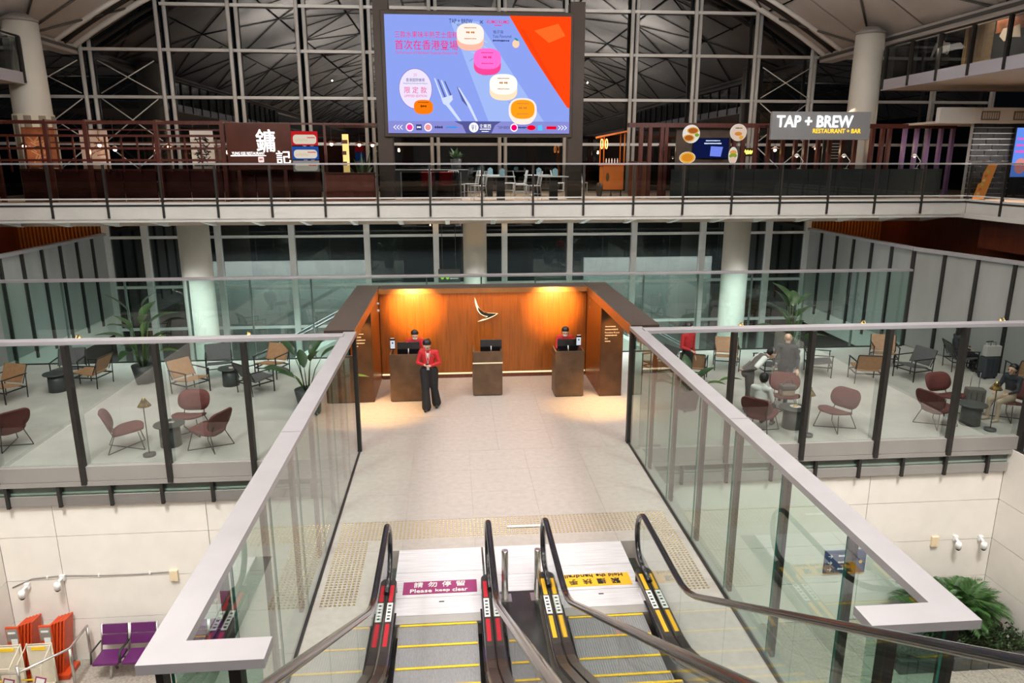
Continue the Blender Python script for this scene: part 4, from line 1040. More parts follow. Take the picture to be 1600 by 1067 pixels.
for x in (5.6, 5.95):
    MB().lathe([(.06, -.02), (.06, .02)], (x, 25.45, Z + .06), 14, axis='X').build('caster', M['brown'], kc)
    MB().tube([(x, 25.45, Z + .08), (x, 25.45, Z + .26)], .02, 6).build('caster_stem', M['brown'], kc)
for x in (5.2, 5.36): MB().tube([(x + .04 * cos(a), 25.32, Z + 1.8 + .16 * sin(a)) for a in [2 * pi * k / 16 for k in range(16)]], .012, 6, closed=True).build('neon_ring', glow('neon', (1, .35, .08), 6), kc)
plaque('oval_badge', M['gold'], ellipse(.06, .15, 20), upright(5.45, 25.398, Z + .68), kc)
for k in range(5): MB().lathe([(.02, Z + 1.12), (.022, Z + 1.25), (.008, Z + 1.32)], (5.45 + k * .1, 25.7, 0), 10).build('jar', M['sticker'], kc)

# ------------------------------------------------------------------ upper deck: bar and restaurant on the right
ls = thing('slatted_frame', 'dark timber slatted frame along the right restaurant', 'slatted frame', (11, 24.5, Z))
box('top_beam', M['lattice'], (5.9, 24.42, 6.84), (17.35, 24.58, 6.98), ls)
for x in (6.35, 6.65, 7.05, 7.2, 9.55, 9.85, 10.3, 10.75, 11.25, 11.7, 12.05, 12.5, 12.9, 13.35, 13.8, 14.4, 14.75, 15.0): MB().box((x - .06, 24.43, Z), (x + .06, 24.57, 6.84), bev=.008).build('slat', M['lattice'], ls)
for x in (15.55, 15.98, 16.4, 16.85, 17.28): MB().box((x - .055, 24.43, Z), (x + .055, 24.57, 6.84), bev=.008).build('slat', mat('purple_lit_slat', (.22, .12, .26), .4, 0, .1, 4), ls)  # purple light falling on these slats is put into their colour
box('lamp_rail', M['lattice'], (7.2, 25.36, 6.93), (15.6, 25.44, 6.98), ls)
for x in (7.3, 11.25, 15.5): box('lamp_arm', M['lattice'], (x - .03, 24.5, 6.92), (x + .03, 25.44, 6.97), ls)
gb = thing('dado_screen', 'long smoky grey low screen along the right restaurant', 'low screen', (12, 24.1, Z))
for k in range(10):
    a = 7.3 + k * .95
    MB().box((a, 24.05, Z), (a + .93, 24.1, 5.5)).build('panel', mat('smoke_panel', (.05, .055, .055), .2, 0, .15, 2), gb)
tb = thing('cart_wall', 'dark timber wall panel between the cart and the screen', 'wall panel', (6.6, 25.2, Z))
MB().box((6.15, 25.1, Z), (6.9, 25.2, 5.7), bev=.01).build('panel', mat('warm_timber', (.22, .075, .03), .4, 0, .2, 4, stretch=(8, 8, 1)), tb); box('cap', M['lattice'], (6.12, 25.08, 5.7), (6.93, 25.22, 5.75), tb)
tv = thing('television', 'black wall screen showing a blue advert beside the tart cut-outs', 'television', (8.8, 24.6, Z))
MB().box((7.6, 24.66, Z), (9.5, 24.72, 6.86)).build('wall_panel', mat('tv_wall', (.06, .035, .022), .5, 0, .2, 3), tv)
MB().box((8.16, 24.60, 5.83), (9.42, 24.66, 6.52), bev=.01).build('housing', M['screenoff'], tv)
MB().box((8.19, 24.595, 5.86), (9.39, 24.60, 6.49)).build('screen', glow('tv_blue', (.004, .008, .05), 1.0), tv)
plaque('screen_picture', glow('tv_pic', (.16, .22, .75), 1), [(-.18, -.2), (.2, -.22), (.26, .1), (-.16, .12)], upright(8.95, 24.594, 6.12), tv, .003)
scribble('screen_print', .5, .05, upright(8.85, 24.592, 6.42), glow('tv_white', (.7, .8, 1), 1), tv, 10); scribble('screen_print', .6, .06, upright(8.85, 24.592, 6.33), glow('tv_white', (.7, .8, 1), 1), tv, 12)
tp = thing('bar_sign', 'grey sign board with white glowing letters and yellow subtitle', 'sign', (11.85, 23.2, 6.42))
MB().box((10.2, 23.14, 6.42), (13.48, 23.26, 7.28), bev=.008).build('board', mat('sign_grey', (.24, .24, .25), .5), tp)
SW2 = glow('letter_white', (.92, .97, 1), 3.2); SY = glow('letter_yellow', (1, .58, .03), 1.5)
text('sign_letters', 'TAP + BREW', .36, upright(11.62, 23.13, 6.98), SW2, tp, 2.52, bold=.012); text('sign_letters', 'RESTAURANT + BAR', .14, upright(12.38, 23.13, 6.69), SY, tp, 1.6, bold=.01)
for x in (10.6, 13.1): MB().box((x - .03, 23.26, 6.87), (x + .03, 24.42, 6.93)).build('bracket', M['darkmetal'], tp)
def cutout(label, x, z, rx, rz_, layers, words=None):
    c = thing('food_cutout', label, 'cut-out sign', (x, 23.0, z - rz_), 0, 'food cut-out signs on the railing')
    MB().prism(ellipse(rx, rz_, 26), .02, upright(x, 23.02, z)).build('board', M['white'], c)
    for i, (dx, dz, a, b, col) in enumerate(layers):
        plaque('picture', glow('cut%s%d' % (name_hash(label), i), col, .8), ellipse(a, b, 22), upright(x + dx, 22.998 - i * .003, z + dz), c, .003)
    if words: scribble('cutout_print', .22, .05, upright(x, 22.98, z + rz_ * .5), M['ink'], c, 6)
    MB().tube([(x, 23.03, Z), (x, 23.03, z)], .012, 6).build('stick', M['darkmetal'], c)
def name_hash(s): return str(sum(ord(ch) * (i + 1) for i, ch in enumerate(s)))
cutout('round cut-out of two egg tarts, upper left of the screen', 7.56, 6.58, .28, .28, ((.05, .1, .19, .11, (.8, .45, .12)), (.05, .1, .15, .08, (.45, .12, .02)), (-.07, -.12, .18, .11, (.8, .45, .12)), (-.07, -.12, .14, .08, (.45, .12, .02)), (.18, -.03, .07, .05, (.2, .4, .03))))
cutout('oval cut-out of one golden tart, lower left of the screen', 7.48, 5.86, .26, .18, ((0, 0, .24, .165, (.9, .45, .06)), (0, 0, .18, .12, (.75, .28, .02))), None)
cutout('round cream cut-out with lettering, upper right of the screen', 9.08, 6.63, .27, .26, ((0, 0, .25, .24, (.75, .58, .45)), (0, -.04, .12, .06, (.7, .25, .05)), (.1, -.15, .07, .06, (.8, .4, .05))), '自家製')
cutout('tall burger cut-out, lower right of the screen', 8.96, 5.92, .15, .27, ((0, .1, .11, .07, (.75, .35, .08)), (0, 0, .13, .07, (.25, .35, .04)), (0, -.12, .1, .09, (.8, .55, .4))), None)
nw = thing('neon_sign', 'small yellow neon script sign inside the right restaurant', 'neon sign', (10.9, 25.6, 5.9))
MB().tube([(10.4 + .4 * k / 24, 25.6, 6.06 + .07 * sin(k * 1.3) * (1.2 - k / 40)) for k in range(25)], .016, 6).build('neon_script', glow('neon_yellow', (1, .72, .08), 4), nw); MB().box((10.35, 25.62, 5.92), (10.85, 25.66, 6.2)).build('back', M['darkgap'], nw); MB().tube([(10.6, 25.64, 5.92), (10.6, 25.64, Z)], .02, 6).build('stand', M['darkmetal'], nw)
def desk_lamp(label, x, y):
    d = thing('desk_lamp', label, 'lamp', (x, y, 5.5), 0, 'small lamps on the right screen')
    MB().lathe([(.07, 5.5), (.07, 5.52)], (x, y, 0), 16).build('base', M['white'], d); MB().tube([(x, y, 5.52), (x + .12, y, 5.75), (x - .08, y, 5.98)], .01, 6).build('arm', M['white'], d)
    MB().lathe([(.10, 5.90), (.05, 5.98), (.015, 6.0)], (x - .12, y, 0), 16).build('shade', M['white'], d); MB().ball((x - .12, y, 5.91), .035, u=10, v=6).build('bulb', M['bulb'], d)
for k, x in enumerate((11.7, 13.35, 15.85)): desk_lamp(['small white lamp below the middle of the grey sign', 'small white lamp below the right end of the grey sign', 'small white lamp among the slats coloured as if lit purple'][k], x, 24.08)
for k in range(4): pendant(['leftmost', 'second', 'third', 'rightmost'][k] + ' pendant lamp of the right restaurant', (7.35, 11.4, 12.9, 15.3)[k], 25.4, (6.25, 6.15, 6.2, 6.3)[k])
op = thing('notice_board', 'black notice board with white lines behind the slats', 'notice board', (13.6, 25.3, Z))
MB().box((13.1, 25.3, Z), (14.2, 25.36, 6.6)).build('panel', M['ink'], op)
for k in range(6): plaque('text_line', M['sticker'], [(-.25, -.012), (.2 - .05 * (k % 3), -.012), (.2 - .05 * (k % 3), .012), (-.25, .012)], upright(13.65, 25.298, 6.35 - .1 * k), op, .003)

# ------------------------------------------------------------------ right gallery corner
bw = struct('wall_brick', 'black glazed brick wall with pale joints at the right gallery', (17.1, 23, Z))
MB().box((16.95, 23.03, Z), (20.5, 23.2, 6.95)).build('mortar', M['mortar'], bw)
BRK = MB().box((-.22, -.03, -.073), (.22, .03, .073), bev=.004).mesh('brick', M['brick'])
row = 0; z = Z + .09
while z < 6.9:
    x = 17.16 + (.235 if row % 2 else 0)
    while x < 18.9:
        b_ = link('brick', BRK, bw); b_.location = Vector((x, 23.015 + rnd.uniform(-.003, .003), z)) - chain(bw); x += .47
    if row % 2:
        b_ = link('brick', BRK, bw)
        b_.location = Vector((17.05, 23.015, z)) - chain(bw); b_.scale = (.48, 1, 1)
    row += 1; z += .175
ps2 = thing('poster_screen', 'tall pink and blue lit poster at the right edge', 'lit poster', (18.6, 22.8, Z))
MB().box((18.22, 22.8, 5.2), (19.2, 22.88, 6.85), bev=.01).build('housing', M['screenoff'], ps2); MB().box((18.26, 22.79, 5.25), (19.16, 22.80, 6.8)).build('display', glow('poster_blue', (.12, .26, .8), 1.0), ps2)
for k in range(3): scribble('poster_print', .4, .12, upright(18.5, 22.785, 6.45 - k * .2), glow('poster_pink2', (.8, .1, .5), 1), ps2, 4 + k)
plaque('picture', glow('poster_pic', (.8, .3, .3), .8), ellipse(.2, .25), upright(18.55, 22.785, 5.6), ps2, .003); MB().box((18.3, 22.82, Z), (19.1, 22.88, 5.2)).build('stand', M['screenoff'], ps2)
ab = thing('roll_up_banner', 'orange curved food poster board leaning by the brick wall', 'poster board', (17.1, 22.5, Z))
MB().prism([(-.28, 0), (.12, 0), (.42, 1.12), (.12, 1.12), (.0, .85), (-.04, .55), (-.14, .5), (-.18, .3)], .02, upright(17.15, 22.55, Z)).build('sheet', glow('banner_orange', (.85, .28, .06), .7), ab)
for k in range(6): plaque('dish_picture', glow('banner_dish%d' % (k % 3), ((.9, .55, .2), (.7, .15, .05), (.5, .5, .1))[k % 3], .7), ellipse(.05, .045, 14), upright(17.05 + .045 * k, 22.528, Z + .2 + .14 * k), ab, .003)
MB().box((16.9, 22.5, Z), (17.3, 22.7, Z + .02)).build('foot', M['darkmetal'], ab)
fv = struct('trim_2', 'white ceiling fascia with air vents over the right gallery', (17, 23, 6.9))
for k in range(3):
    a = 15.6 + k * 1.45
    MB().box((a, 22.85, 6.93), (a + 1.44, 23.05, 7.42), bev=.008).build('fascia_panel', M['whitefascia'], fv)
for a in (17.0, 18.1):
    v_ = MB().box((a, 22.835, 7.03), (a + .62, 22.855, 7.31)).build('vent', mat('vent_dark', (.16, .13, .10), .5), fv)
    for k in range(7): box('vent_louvre', mat('vent_light', (.5, .45, .36), .5), (a + .04 + k * .08, 22.82, 7.07), (a + .09 + k * .08, 22.84, 7.27), v_)
MB().box((15.6, 23.05, 6.93), (20, 25, 7.0)).build('ceiling_panel', M['soffit'], fv)

# ------------------------------------------------------------------ right mezzanine dressing
wv = struct('wall_mezzanine', 'veneered wall on the right mezzanine', (17, 22, 8.35))
MB().box((16.6, 12, 8.35), (16.75, 23.5, 10.4)).build('panel', M['oak'], wv); MB().box((16.55, 23.45, 8.35), (16.8, 23.55, 10.42)).build('end_trim', mat('oak_edge', (.55, .38, .2), .5), wv)
pp = thing('framed_poster', 'dark framed picture of a white shape on an orange and black ground', 'framed picture', (16.58, 21.6, 8.6))
MB().box((16.56, 20.9, 8.72), (16.6, 22.25, 10.25), bev=.006).build('frame', M['ink'], pp)
XM = Matrix(((0, 0, -1, 16.555), (-1, 0, 0, 21.57), (0, 1, 0, 9.5), (0, 0, 0, 1)))
plaque('ground', mat('pic_orange', (.42, .14, .06), .5, 0, .5, 3), [(-.6, 0), (.6, 0), (.6, .72), (-.6, .72)], XM, pp, .003); plaque('shape', mat('pic_cream', (.75, .60, .45), .5), [(-.42, -.1), (-.3, .1), (.1, .08), (.35, .12), (.45, -.25), (.1, -.2), (-.2, -.28)], Matrix.Translation((-.004, 0, 0)) @ XM, pp, .003)
def domecam(label, loc, par=None):
    c = thing('dome_camera', label, 'camera', loc); x, y, z = loc
    MB().box((x - .06, y, z - .06), (x + .06, y + .03, z + .06)).build('bracket', M['white'], c); MB().ball((x, y - .08, z), .09, u=14, v=10).build('housing', M['white'], c); MB().ball((x, y - .12, z - .03), .06, u=12, v=8).build('lens_dome', M['screenoff'], c)
cmx = thing('dome_camera', 'white dome camera on the mezzanine veneer wall', 'camera', (16.55, 22.85, 10.1)); MB().ball((16.52, 22.85, 10.1), .10).build('housing', M['white'], cmx); MB().ball((16.45, 22.82, 10.09), .06).build('lens_dome', M['screenoff'], cmx)
bt = thing('bar_table', 'dark high table on the right mezzanine', 'table', (15.6, 24.2, 8.33)); MB().box((15.35, 23.9, 9.25), (15.95, 24.5, 9.3)).build('top', M['darkgap'], bt); MB().lathe([(.2, 8.33), (.03, 8.36), (.03, 9.25)], (15.65, 24.2, 0), 14).build('pedestal', M['darkmetal'], bt)
bc = thing('bar_chair', 'black high-backed bar chair holding the man in white', 'chair', (15.9, 23.75, 8.33))
MB().box((15.68, 23.55, 8.79), (16.12, 23.98, 8.86), bev=.02).build('seat', M['ink'], bc); MB().box((15.7, 23.5, 8.86), (16.1, 23.56, 9.08), bev=.02).build('backrest', M['ink'], bc)
for sx in (15.72, 16.08):
    for yy in (23.58, 23.95): box('leg', M['darkmetal'], (sx - .015, yy - .015, 8.33), (sx + .015, yy + .015, 8.79), bc)
# ------------------------------------------------------------------ lounge furniture
def pad(w_, d, th, curve, r, n=9):
    """rounded, gently dished cushion in the XY plane"""
    b = MB(); poly = roundrect(w_, d, r, 5)
    top, bot = [], []
    rings = []
    for s in (1.0, .97, .6, .25):
        rings.append([(x * s, y * s) for x, y in poly])
    def zz_(x, y): return curve * ((x / (w_ / 2)) ** 2)
    prev = None; allr = []
    lay = [(rings[1], -th / 2), (rings[0], 0), (rings[1], th / 2), (rings[2], th / 2 + .006), (rings[3], th / 2 + .008)]
    for ring, h in lay: allr.append([b.bm.verts.new((x, y, h + zz_(x, y))) for x, y in ring])
    m = len(poly)
    for A, B in zip(allr, allr[1:]):
        for k in range(m):
            f = b.bm.faces.new((A[k], A[(k + 1) % m], B[(k + 1) % m], B[k])); f.smooth = True
    b.bm.faces.new(allr[-1]); b.bm.faces.new(allr[0][::-1])
    return b
def shell_chair():
    c = thing('lounge_chair', '', 'chair')
    s = pad(.66, .60, .05, .05, .22)
    bmesh.ops.transform(s.bm, matrix=Matrix.Translation((0, -.06, .38)) @ Matrix.Rotation(radians(-9), 4, 'X'), verts=s.bm.verts[:])
    s.build('seat', M['maroon'], c)
    s = pad(.70, .46, .05, .07, .2)
    bmesh.ops.transform(s.bm, matrix=Matrix.Translation((0, .335, .635)) @ Matrix.Rotation(radians(68), 4, 'X'), verts=s.bm.verts[:])
    s.build('backrest', M['maroon'], c)
    for sx in (-1, 1):
        MB().tube([(sx * .22, -.24, .385), (sx * .30, -.33, .012)], .010, 6).build('leg', M['darkmetal'], c)
        MB().tube([(sx * .20, .30, .56), (sx * .22, .20, .33), (sx * .30, .33, .012)], .010, 6).build('leg', M['darkmetal'], c)
        MB().tube([(sx * .30, -.33, .012), (-sx * .30, .33, .012)], .010, 6).build('floor_bar', M['darkmetal'], c)
    return c
SCH = shell_chair()
def sling_chair(back, seat):
    c = thing('armchair', '', 'chair')
    q = .012
    for sx in (-1, 1):
        MB().box((sx * .33 - q, -.33 - q, 0), (sx * .33 + q, -.33 + q, .60)).build('leg', M['darkmetal'], c)
        MB().tube([(sx * .33, .30, 0), (sx * .33, .33, .60)], .014, 6).build('leg', M['darkmetal'], c)
        MB().box((sx * .33 - .018, -.36, .60), (sx * .33 + .018, .36, .62)).build('armrest', M['darkmetal'], c)
        MB().box((sx * .33 - q, -.33, .27), (sx * .33 + q, .32, .30)).build('side_rail', M['darkmetal'], c)
    for y in (-.31, .29): MB().box((-.33, y - q, .27), (.33, y + q, .295)).build('cross_rail', M['darkmetal'], c)
    b = MB(); prev = None
    prof = [(-.34, .40), (-.2, .385), (0, .35), (.18, .33)]
    def ribbon(prof, w_, th, name, m):
        b = MB(); prev = None
        for y, z in prof:
            r = [b.bm.verts.new(p) for p in ((-w_, y, z), (w_, y, z), (w_, y + .004, z + th), (-w_, y + .004, z + th))]
            if prev:
                for k in range(4): b.bm.faces.new((prev[k], prev[(k + 1) % 4], r[(k + 1) % 4], r[k]))
            else: b.bm.faces.new(r[::-1])
            prev = r
        b.bm.faces.new(prev); b.build(name, m, c)
    ribbon(prof, .30, .03, 'seat', seat)
    ribbon([(.20, .40), (.26, .52), (.35, .70), (.40, .80)], .315, .03, 'backrest', back)
    for sx in (-1, 1): MB().tube([(sx * .33, .22, .38), (sx * .33, .41, .81)], .012, 6).build('back_post', M['darkmetal'], c)
    MB().tube([(-.33, .41, .81), (.33, .41, .81)], .012, 6).build('back_rail', M['darkmetal'], c)
    return c
TAN, GRY = sling_chair(M['tanleather'], M['tanleather']), sling_chair(M['greysling'], M['greysling'])
GM = 'maroon lounge chairs'; GT = 'tan leather sling armchairs'; GG = 'charcoal sling armchairs'
for x, y, r, l in ((-6.78, 14.55, 1.95, 'maroon lounge chair left of the near round table, left wing'), (-5.75, 15.35, -.05, 'maroon lounge chair behind the near round table, left wing'), (-5.05, 14.42, -1.95, 'maroon lounge chair right of the near round table, left wing'), (-9.25, 14.85, -2.2, 'maroon lounge chair cut off at the left edge'),
                   (8.4, 14.45, -1.1, 'lone maroon lounge chair in the middle of the right wing'), (10.75, 14.45, 1.9, 'maroon lounge chair left of the suitcase, right wing'), (11.55, 15.3, .15, 'maroon lounge chair facing out behind the right post'), (6.66, 14.42, 2.35, 'maroon lounge chair holding the man in the white shirt'), (7.75, 15.6, -.35, 'maroon lounge chair with a bag on it by the round table')):
    place(SCH, (x, y, 0), r, l, GM)
for x, y, r, l in ((-11.1, 18.0, -.3, 'tan armchair at the far left with its seat towards the window'), (-9.5, 19.1, -1.75, 'tan armchair facing left beside the potted plant'), (-6.75, 18.25, .95, 'tan armchair left of the dark round table, left wing'), (-5.0, 19.6, -.35, 'tan armchair behind the dark round table, left wing'),
                   (6.45, 18.3, 2.7, 'tan armchair left of the waiter with its back to view'), (7.75, 19.3, -.3, 'tan armchair behind the waiter with its back rest facing view'), (11.0, 17.75, 2.9, 'tan armchair turned away in the middle of the right wing'), (12.4, 19.2, -.4, 'tan armchair at the back of the right wing by the glass'), (14.85, 16.9, 2.9, 'tan armchair turned away at the far right')):
    place(TAN, (x, y, 0), r, l, GT)
for x, y, r, l in ((-10.3, 19.5, .15, 'charcoal armchair at the far left facing out'), (-6.45, 19.7, .3, 'charcoal armchair behind the tan one, left wing'), (-5.1, 18.15, 2.4, 'charcoal armchair turned away beside the dark table, left wing'),
                   (8.6, 18.3, -1.5, 'charcoal armchair behind the walking bald man'), (10.05, 18.5, 1.2, 'charcoal armchair facing right by the slanted reflection'), (12.45, 17.9, -1.3, 'charcoal armchair right of the middle armchairs'), (14.3, 18.6, 1.3, 'charcoal armchair holding the woman with the bag'), (5.6, 18.6, -1.2, 'charcoal armchair beside the woman in red, right wing')):
    place(GRY, (x, y, 0), r, l, GG)
def round_table(label, x, y, r=.30, h=.48):
    t = thing('round_table', label, 'table', (x, y, 0), 0, 'dark round side tables')
    MB().lathe([(r, h - .025), (r + .008, h - .012), (r, h)], (x, y, 0), 32).build('top', M['tabledark'], t)
    MB().lathe([(.21, 0), (.20, h - .025)], (x, y, 0), 28).build('drum', M['tabledark'], t)
round_table('dark round table among the near chairs, left wing', -5.92, 14.62); round_table('dark round table at the far left', -10.2, 18.65); round_table('dark round table among the armchairs, left wing', -5.9, 18.8)
round_table('dark round table with food, right wing', 7.45, 14.55); round_table('dark round table beside the suitcase, right wing', 11.55, 14.42)
fd = thing('snack_plate', 'small plate of orange snacks on the round table', 'plate', (7.5, 14.55, .48))
MB().lathe([(.10, .481), (.12, .495), (.09, .49)], (7.5, 14.55, 0), 20).build('plate', M['white'], fd)
for k in range(4): MB().ball((7.46 + .03 * k, 14.55 + .02 * (k % 2), .505), .02, u=8, v=6).build('snack', M['amber'], fd)
for k, (x, y) in enumerate(((-5.88, 14.66), (-5.85, 18.75))):
    n_ = thing('card_block', ['small card block on the near table, left wing', 'small card block on the rear table, left wing'][k], 'card', (x, y, .48), 0, 'card blocks on tables'); MB().box((x - .05, y - .03, .48), (x + .05, y + .03, .51), bev=.004).build('block', M['beigecloth'], n_); MB().box((x - .045, y - .031, .485), (x + .045, y - .0295, .505)).build('label', M['sticker'], n_)
def floor_lamp(label, x, y, h, hx):
    l_ = thing('floor_lamp', label, 'lamp', (x, y, 0), 0, 'brass reading lamps in the lounge')
    MB().lathe([(.12, 0), (.12, .05), (.02, .06)], (x, y, 0), 24).build('base', M['tabledark'], l_)
    MB().tube([(x, y, .05), (x, y, h)], .010, 8).build('pole', M['darkmetal'], l_)
    MB().lathe([(.13, h - .17), (.02, h), (.012, h + .02)], (x + hx, y, 0), 20).build('shade', M['gold'], l_)
    MB().tube([(x, y, h - .02), (x + hx, y, h)], .008, 6).build('arm', M['gold'], l_)
    MB().ball((x + hx, y, h - .14), .035, u=10, v=6).build('bulb', M['bulb'], l_)
floor_lamp('brass lamp beside the near table, left wing', -6.15, 14.08, 1.22, .02); floor_lamp('brass lamp beside the near post, right wing', 7.55, 14.02, 1.1, -.04); floor_lamp('brass lamp beside the suitcase, right wing', 11.72, 14.0, 1.12, -.02)
# brass picture-lights clipped to the lounge rails
for k, (x, y, z) in enumerate(((-7.1, 13.95, 2.40), (-3.95, 13.95, 2.40), (5.85, 13.95, 2.40), (8.45, 13.95, 2.40), (11.5, 13.95, 2.40))):
    c = thing('clip_lamp', ['brass clip lamp on the rail near the left plant', 'brass clip lamp on the rail left of the portal', 'brass clip lamp on the rail by the woman in red', 'brass clip lamp on the rail right of the right plant', 'brass clip lamp on the rail at the far right'][k], 'lamp', (x, y, z), 0, 'brass clip lamps on the lounge rails')
    MB().tube([(x, 13.80, 2.48), (x, 13.88, 2.56), (x, y, 2.54)], .012, 6).build('arm', M['gold'], c); MB().lathe([(.10, z + .04), (.03, z + .11), (.012, z + .14)], (x, y, 0), 18).build('shade', M['gold'], c); MB().lathe([(.09, z + .034), (.09, z + .04)], (x, y, 0), 18).build('diffuser', glow('clip_glow', (1, .8, .5), 3), c)

# ------------------------------------------------------------------ plants
def blade(L, W, droop, seed):
    b = MB(); n = 7; rows = []
    for i in range(n + 1):
        t = i / n; w_ = W * (sin(pi * min(1, t * .94 + .04)) ** .75) * (1 - .25 * t)
        x = L * t; z = -droop * L * t * t
        rows.append([b.bm.verts.new((x, -w_ / 2, z + .18 * w_)), b.bm.verts.new((x, 0, z)), b.bm.verts.new((x, w_ / 2, z + .18 * w_))])
    for A, B in zip(rows, rows[1:]):
        for k in range(2):
            f = b.bm.faces.new((A[k], A[k + 1], B[k + 1], B[k])); f.smooth = True
    return b
LEAVES = {}
def leafmesh(kind, v):
    k = (kind, v)
    if k not in LEAVES: LEAVES[k] = blade(1, .42 + .06 * v, .25 + .12 * v, v).mesh('leaf', M['leaf'] if kind == 0 else M['leafy'])
    return LEAVES[k]
def big_plant(label, x, y, n, h, seed, pot=True, spread=.5, leaf=.55):
    r = random.Random(seed); p = thing('potted_plant', label, 'plant', (x, y, 0), 0, 'large leafy lounge plants')
    if pot:
        MB().lathe([(.22, .03), (.30, .50), (.27, .50), (.25, .46)], (x, y, 0), 24).build('pot', M['potgrey'], p)
        for k in range(3): MB().box((x + .2 * cos(2.1 * k) - .03, y + .2 * sin(2.1 * k) - .03, 0), (x + .2 * cos(2.1 * k) + .03, y + .2 * sin(2.1 * k) + .03, .04)).build('pot_foot', M['darkmetal'], p)
    for k in range(n):
        a = 2.4 * k + r.uniform(-.3, .3); t = (k + .5) / n; zt = h * (.5 + .5 * t) * r.uniform(.88, 1.0); out = spread * (1.05 - .75 * t) * r.uniform(.6, 1.1)
        base = Vector((x + .06 * cos(a), y + .06 * sin(a), .46)); tip = Vector((x + out * cos(a), y + out * sin(a), max(.7, zt - leaf * .55)))
        mid = base.lerp(tip, .5) + Vector((0, 0, .12))
        MB().tube([base, mid, tip], [.014, .011, .008], 5).build('stalk', M['leafy'] if k % 3 else M['leaf'], p)
        o = link('leaf', leafmesh(0 if k % 5 else 1, k % 3), p); o.location = tip - Vector((x, y, 0))
        up = .25 + .9 * t
        d = Vector((cos(a) * cos(up), sin(a) * cos(up), sin(up)))
        o.rotation_euler = d.to_track_quat('X', 'Z').to_euler(); s = leaf * r.uniform(.8, 1.15); o.scale = (s, s, s)
big_plant('tall broad-leaved plant in a charcoal pot, left wing', -8.25, 19.2, 14, 2.45, 3, leaf=.62)
big_plant('broad-leaved plant beside the left end of the portal', -3.5, 16.7, 13, 1.9, 5, spread=.75, leaf=.6)
big_plant('tall dark-leaved plant behind the bald man, right wing', 9.6, 19.3, 15, 2.4, 8, leaf=.62)
big_plant('low broad-leaved plant in front of the woman in red', 5.5, 15.9, 12, 1.25, 11, spread=.7, leaf=.55)

# ------------------------------------------------------------------ luggage in the lounge
def suitcase(label, x, y, w_, h, m, rz=0):
    s = thing('suitcase', label, 'suitcase')
    MB().box((-w_ / 2, -.13, .05), (w_ / 2, .13, h), bev=.04).build('shell', m, s)
    for sx in (-1, 1):
        MB().tube([(sx * .09, .08, h), (sx * .09, .08, h + .38)], .008, 6).build('handle_rod', M['steel'], s)
        for yy in (-.09, .09): MB().lathe([(.03, -.015), (.03, .015)], (sx * (w_ / 2 - .06), yy, .03), 12, axis='X').build('wheel', M['ink'], s)
    MB().box((-.11, .065, h + .37), (.11, .095, h + .40), bev=.008).build('handle', M['ink'], s)
    for q in (-.3, 0, .3): MB().box((w_ * q - .006, -.134, .12), (w_ * q + .006, -.128, h - .08)).build('ridge', M['ink'], s)
    s.location = (x, y, 0); s.rotation_euler = (0, 0, rz); s['label'] = label
suitcase('dark suitcase with raised handle by the woman with the bag', 14.5, 17.75, .44, .62, M['navycloth'], .15); suitcase('grey suitcase with steel handle by the right round table', 12.15, 15.15, .40, .60, M['greycloth'], -.3)
bg = thing('handbag', 'pale grey handbag standing on the dark suitcase', 'bag', (14.5, 17.73, .63))
MB().box((14.28, 17.63, .63), (14.72, 17.79, .93), bev=.03).build('body', mat('bag_grey', (.45, .43, .42), .6), bg); MB().tube([(14.42, 17.70, .92), (14.44, 17.70, 1.02), (14.56, 17.70, 1.02), (14.58, 17.70, .92)], .01, 6).build('handle', M['greycloth'], bg)
hb = thing('shoulder_bag', 'beige bag lying on the maroon chair by the round table', 'bag', (7.75, 15.5, .42))
MB().box((7.58, 15.38, .44), (7.9, 15.58, .68), bev=.04).build('body', M['beigecloth'], hb); MB().box((7.57, 15.36, .58), (7.91, 15.60, .70), bev=.03).build('flap', M['greycloth'], hb); MB().tube([(7.6, 15.48, .68), (7.7, 15.44, .84), (7.82, 15.46, .82), (7.88, 15.5, .68)], .012, 6).build('strap', M['greycloth'], hb)
# ------------------------------------------------------------------ lower hall
bn = thing('seat_row', 'row of purple vinyl airport seats on a steel beam by the cream wall', 'bench', (-6.6, 13.3, LOW))
Z2 = LOW
MB().box((-7.35, 13.22, Z2 + .33), (-5.0, 13.30, Z2 + .39), bev=.006).build('beam', M['steel'], bn)
for x in (-7.05, -5.35): MB().tube([(x, 13.26, Z2 + .34), (x, 13.12, Z2 + .02)], .03, 8).tube([(x, 13.26, Z2 + .34), (x, 13.42, Z2 + .02)], .03, 8).build('foot', M['steel'], bn)
for k, a in enumerate((-7.3, -6.74, -5.72, -5.16)):
    s = MB().box((a, 12.98, Z2 + .40), (a + .5, 13.44, Z2 + .46), bev=.02).build('seat', M['purple'], bn)
    b = MB(); b.obox(Matrix.Translation((a + .25, 13.50, Z2 + .64)) @ Matrix.Rotation(radians(-14), 4, 'X'), (.48, .04, .20)); b.build('backrest', M['purple'], bn)
    b = MB(); b.obox(Matrix.Translation((a + .25, 13.555, Z2 + .85)) @ Matrix.Rotation(radians(-14), 4, 'X'), (.48, .04, .19)); b.build('backrest', M['purple'], bn)
    for q in (a - .015, a + .515): MB().tube([(q, 13.42, Z2 + .40), (q, 13.50, Z2 + .60), (q, 13.60, Z2 + .95)], .016, 6).build('back_frame', M['steel'], bn)
    for q in (a - .02, a + .52): MB().tube([(q, 13.46, Z2 + .64), (q, 13.05, Z2 + .66), (q, 13.0, Z2 + .44)], .018, 6).build('armrest', M['ink'], bn)
MB().box((-6.2, 13.0, Z2 + .42), (-5.76, 13.45, Z2 + .46), bev=.01).build('side_table', M['ink'], bn)
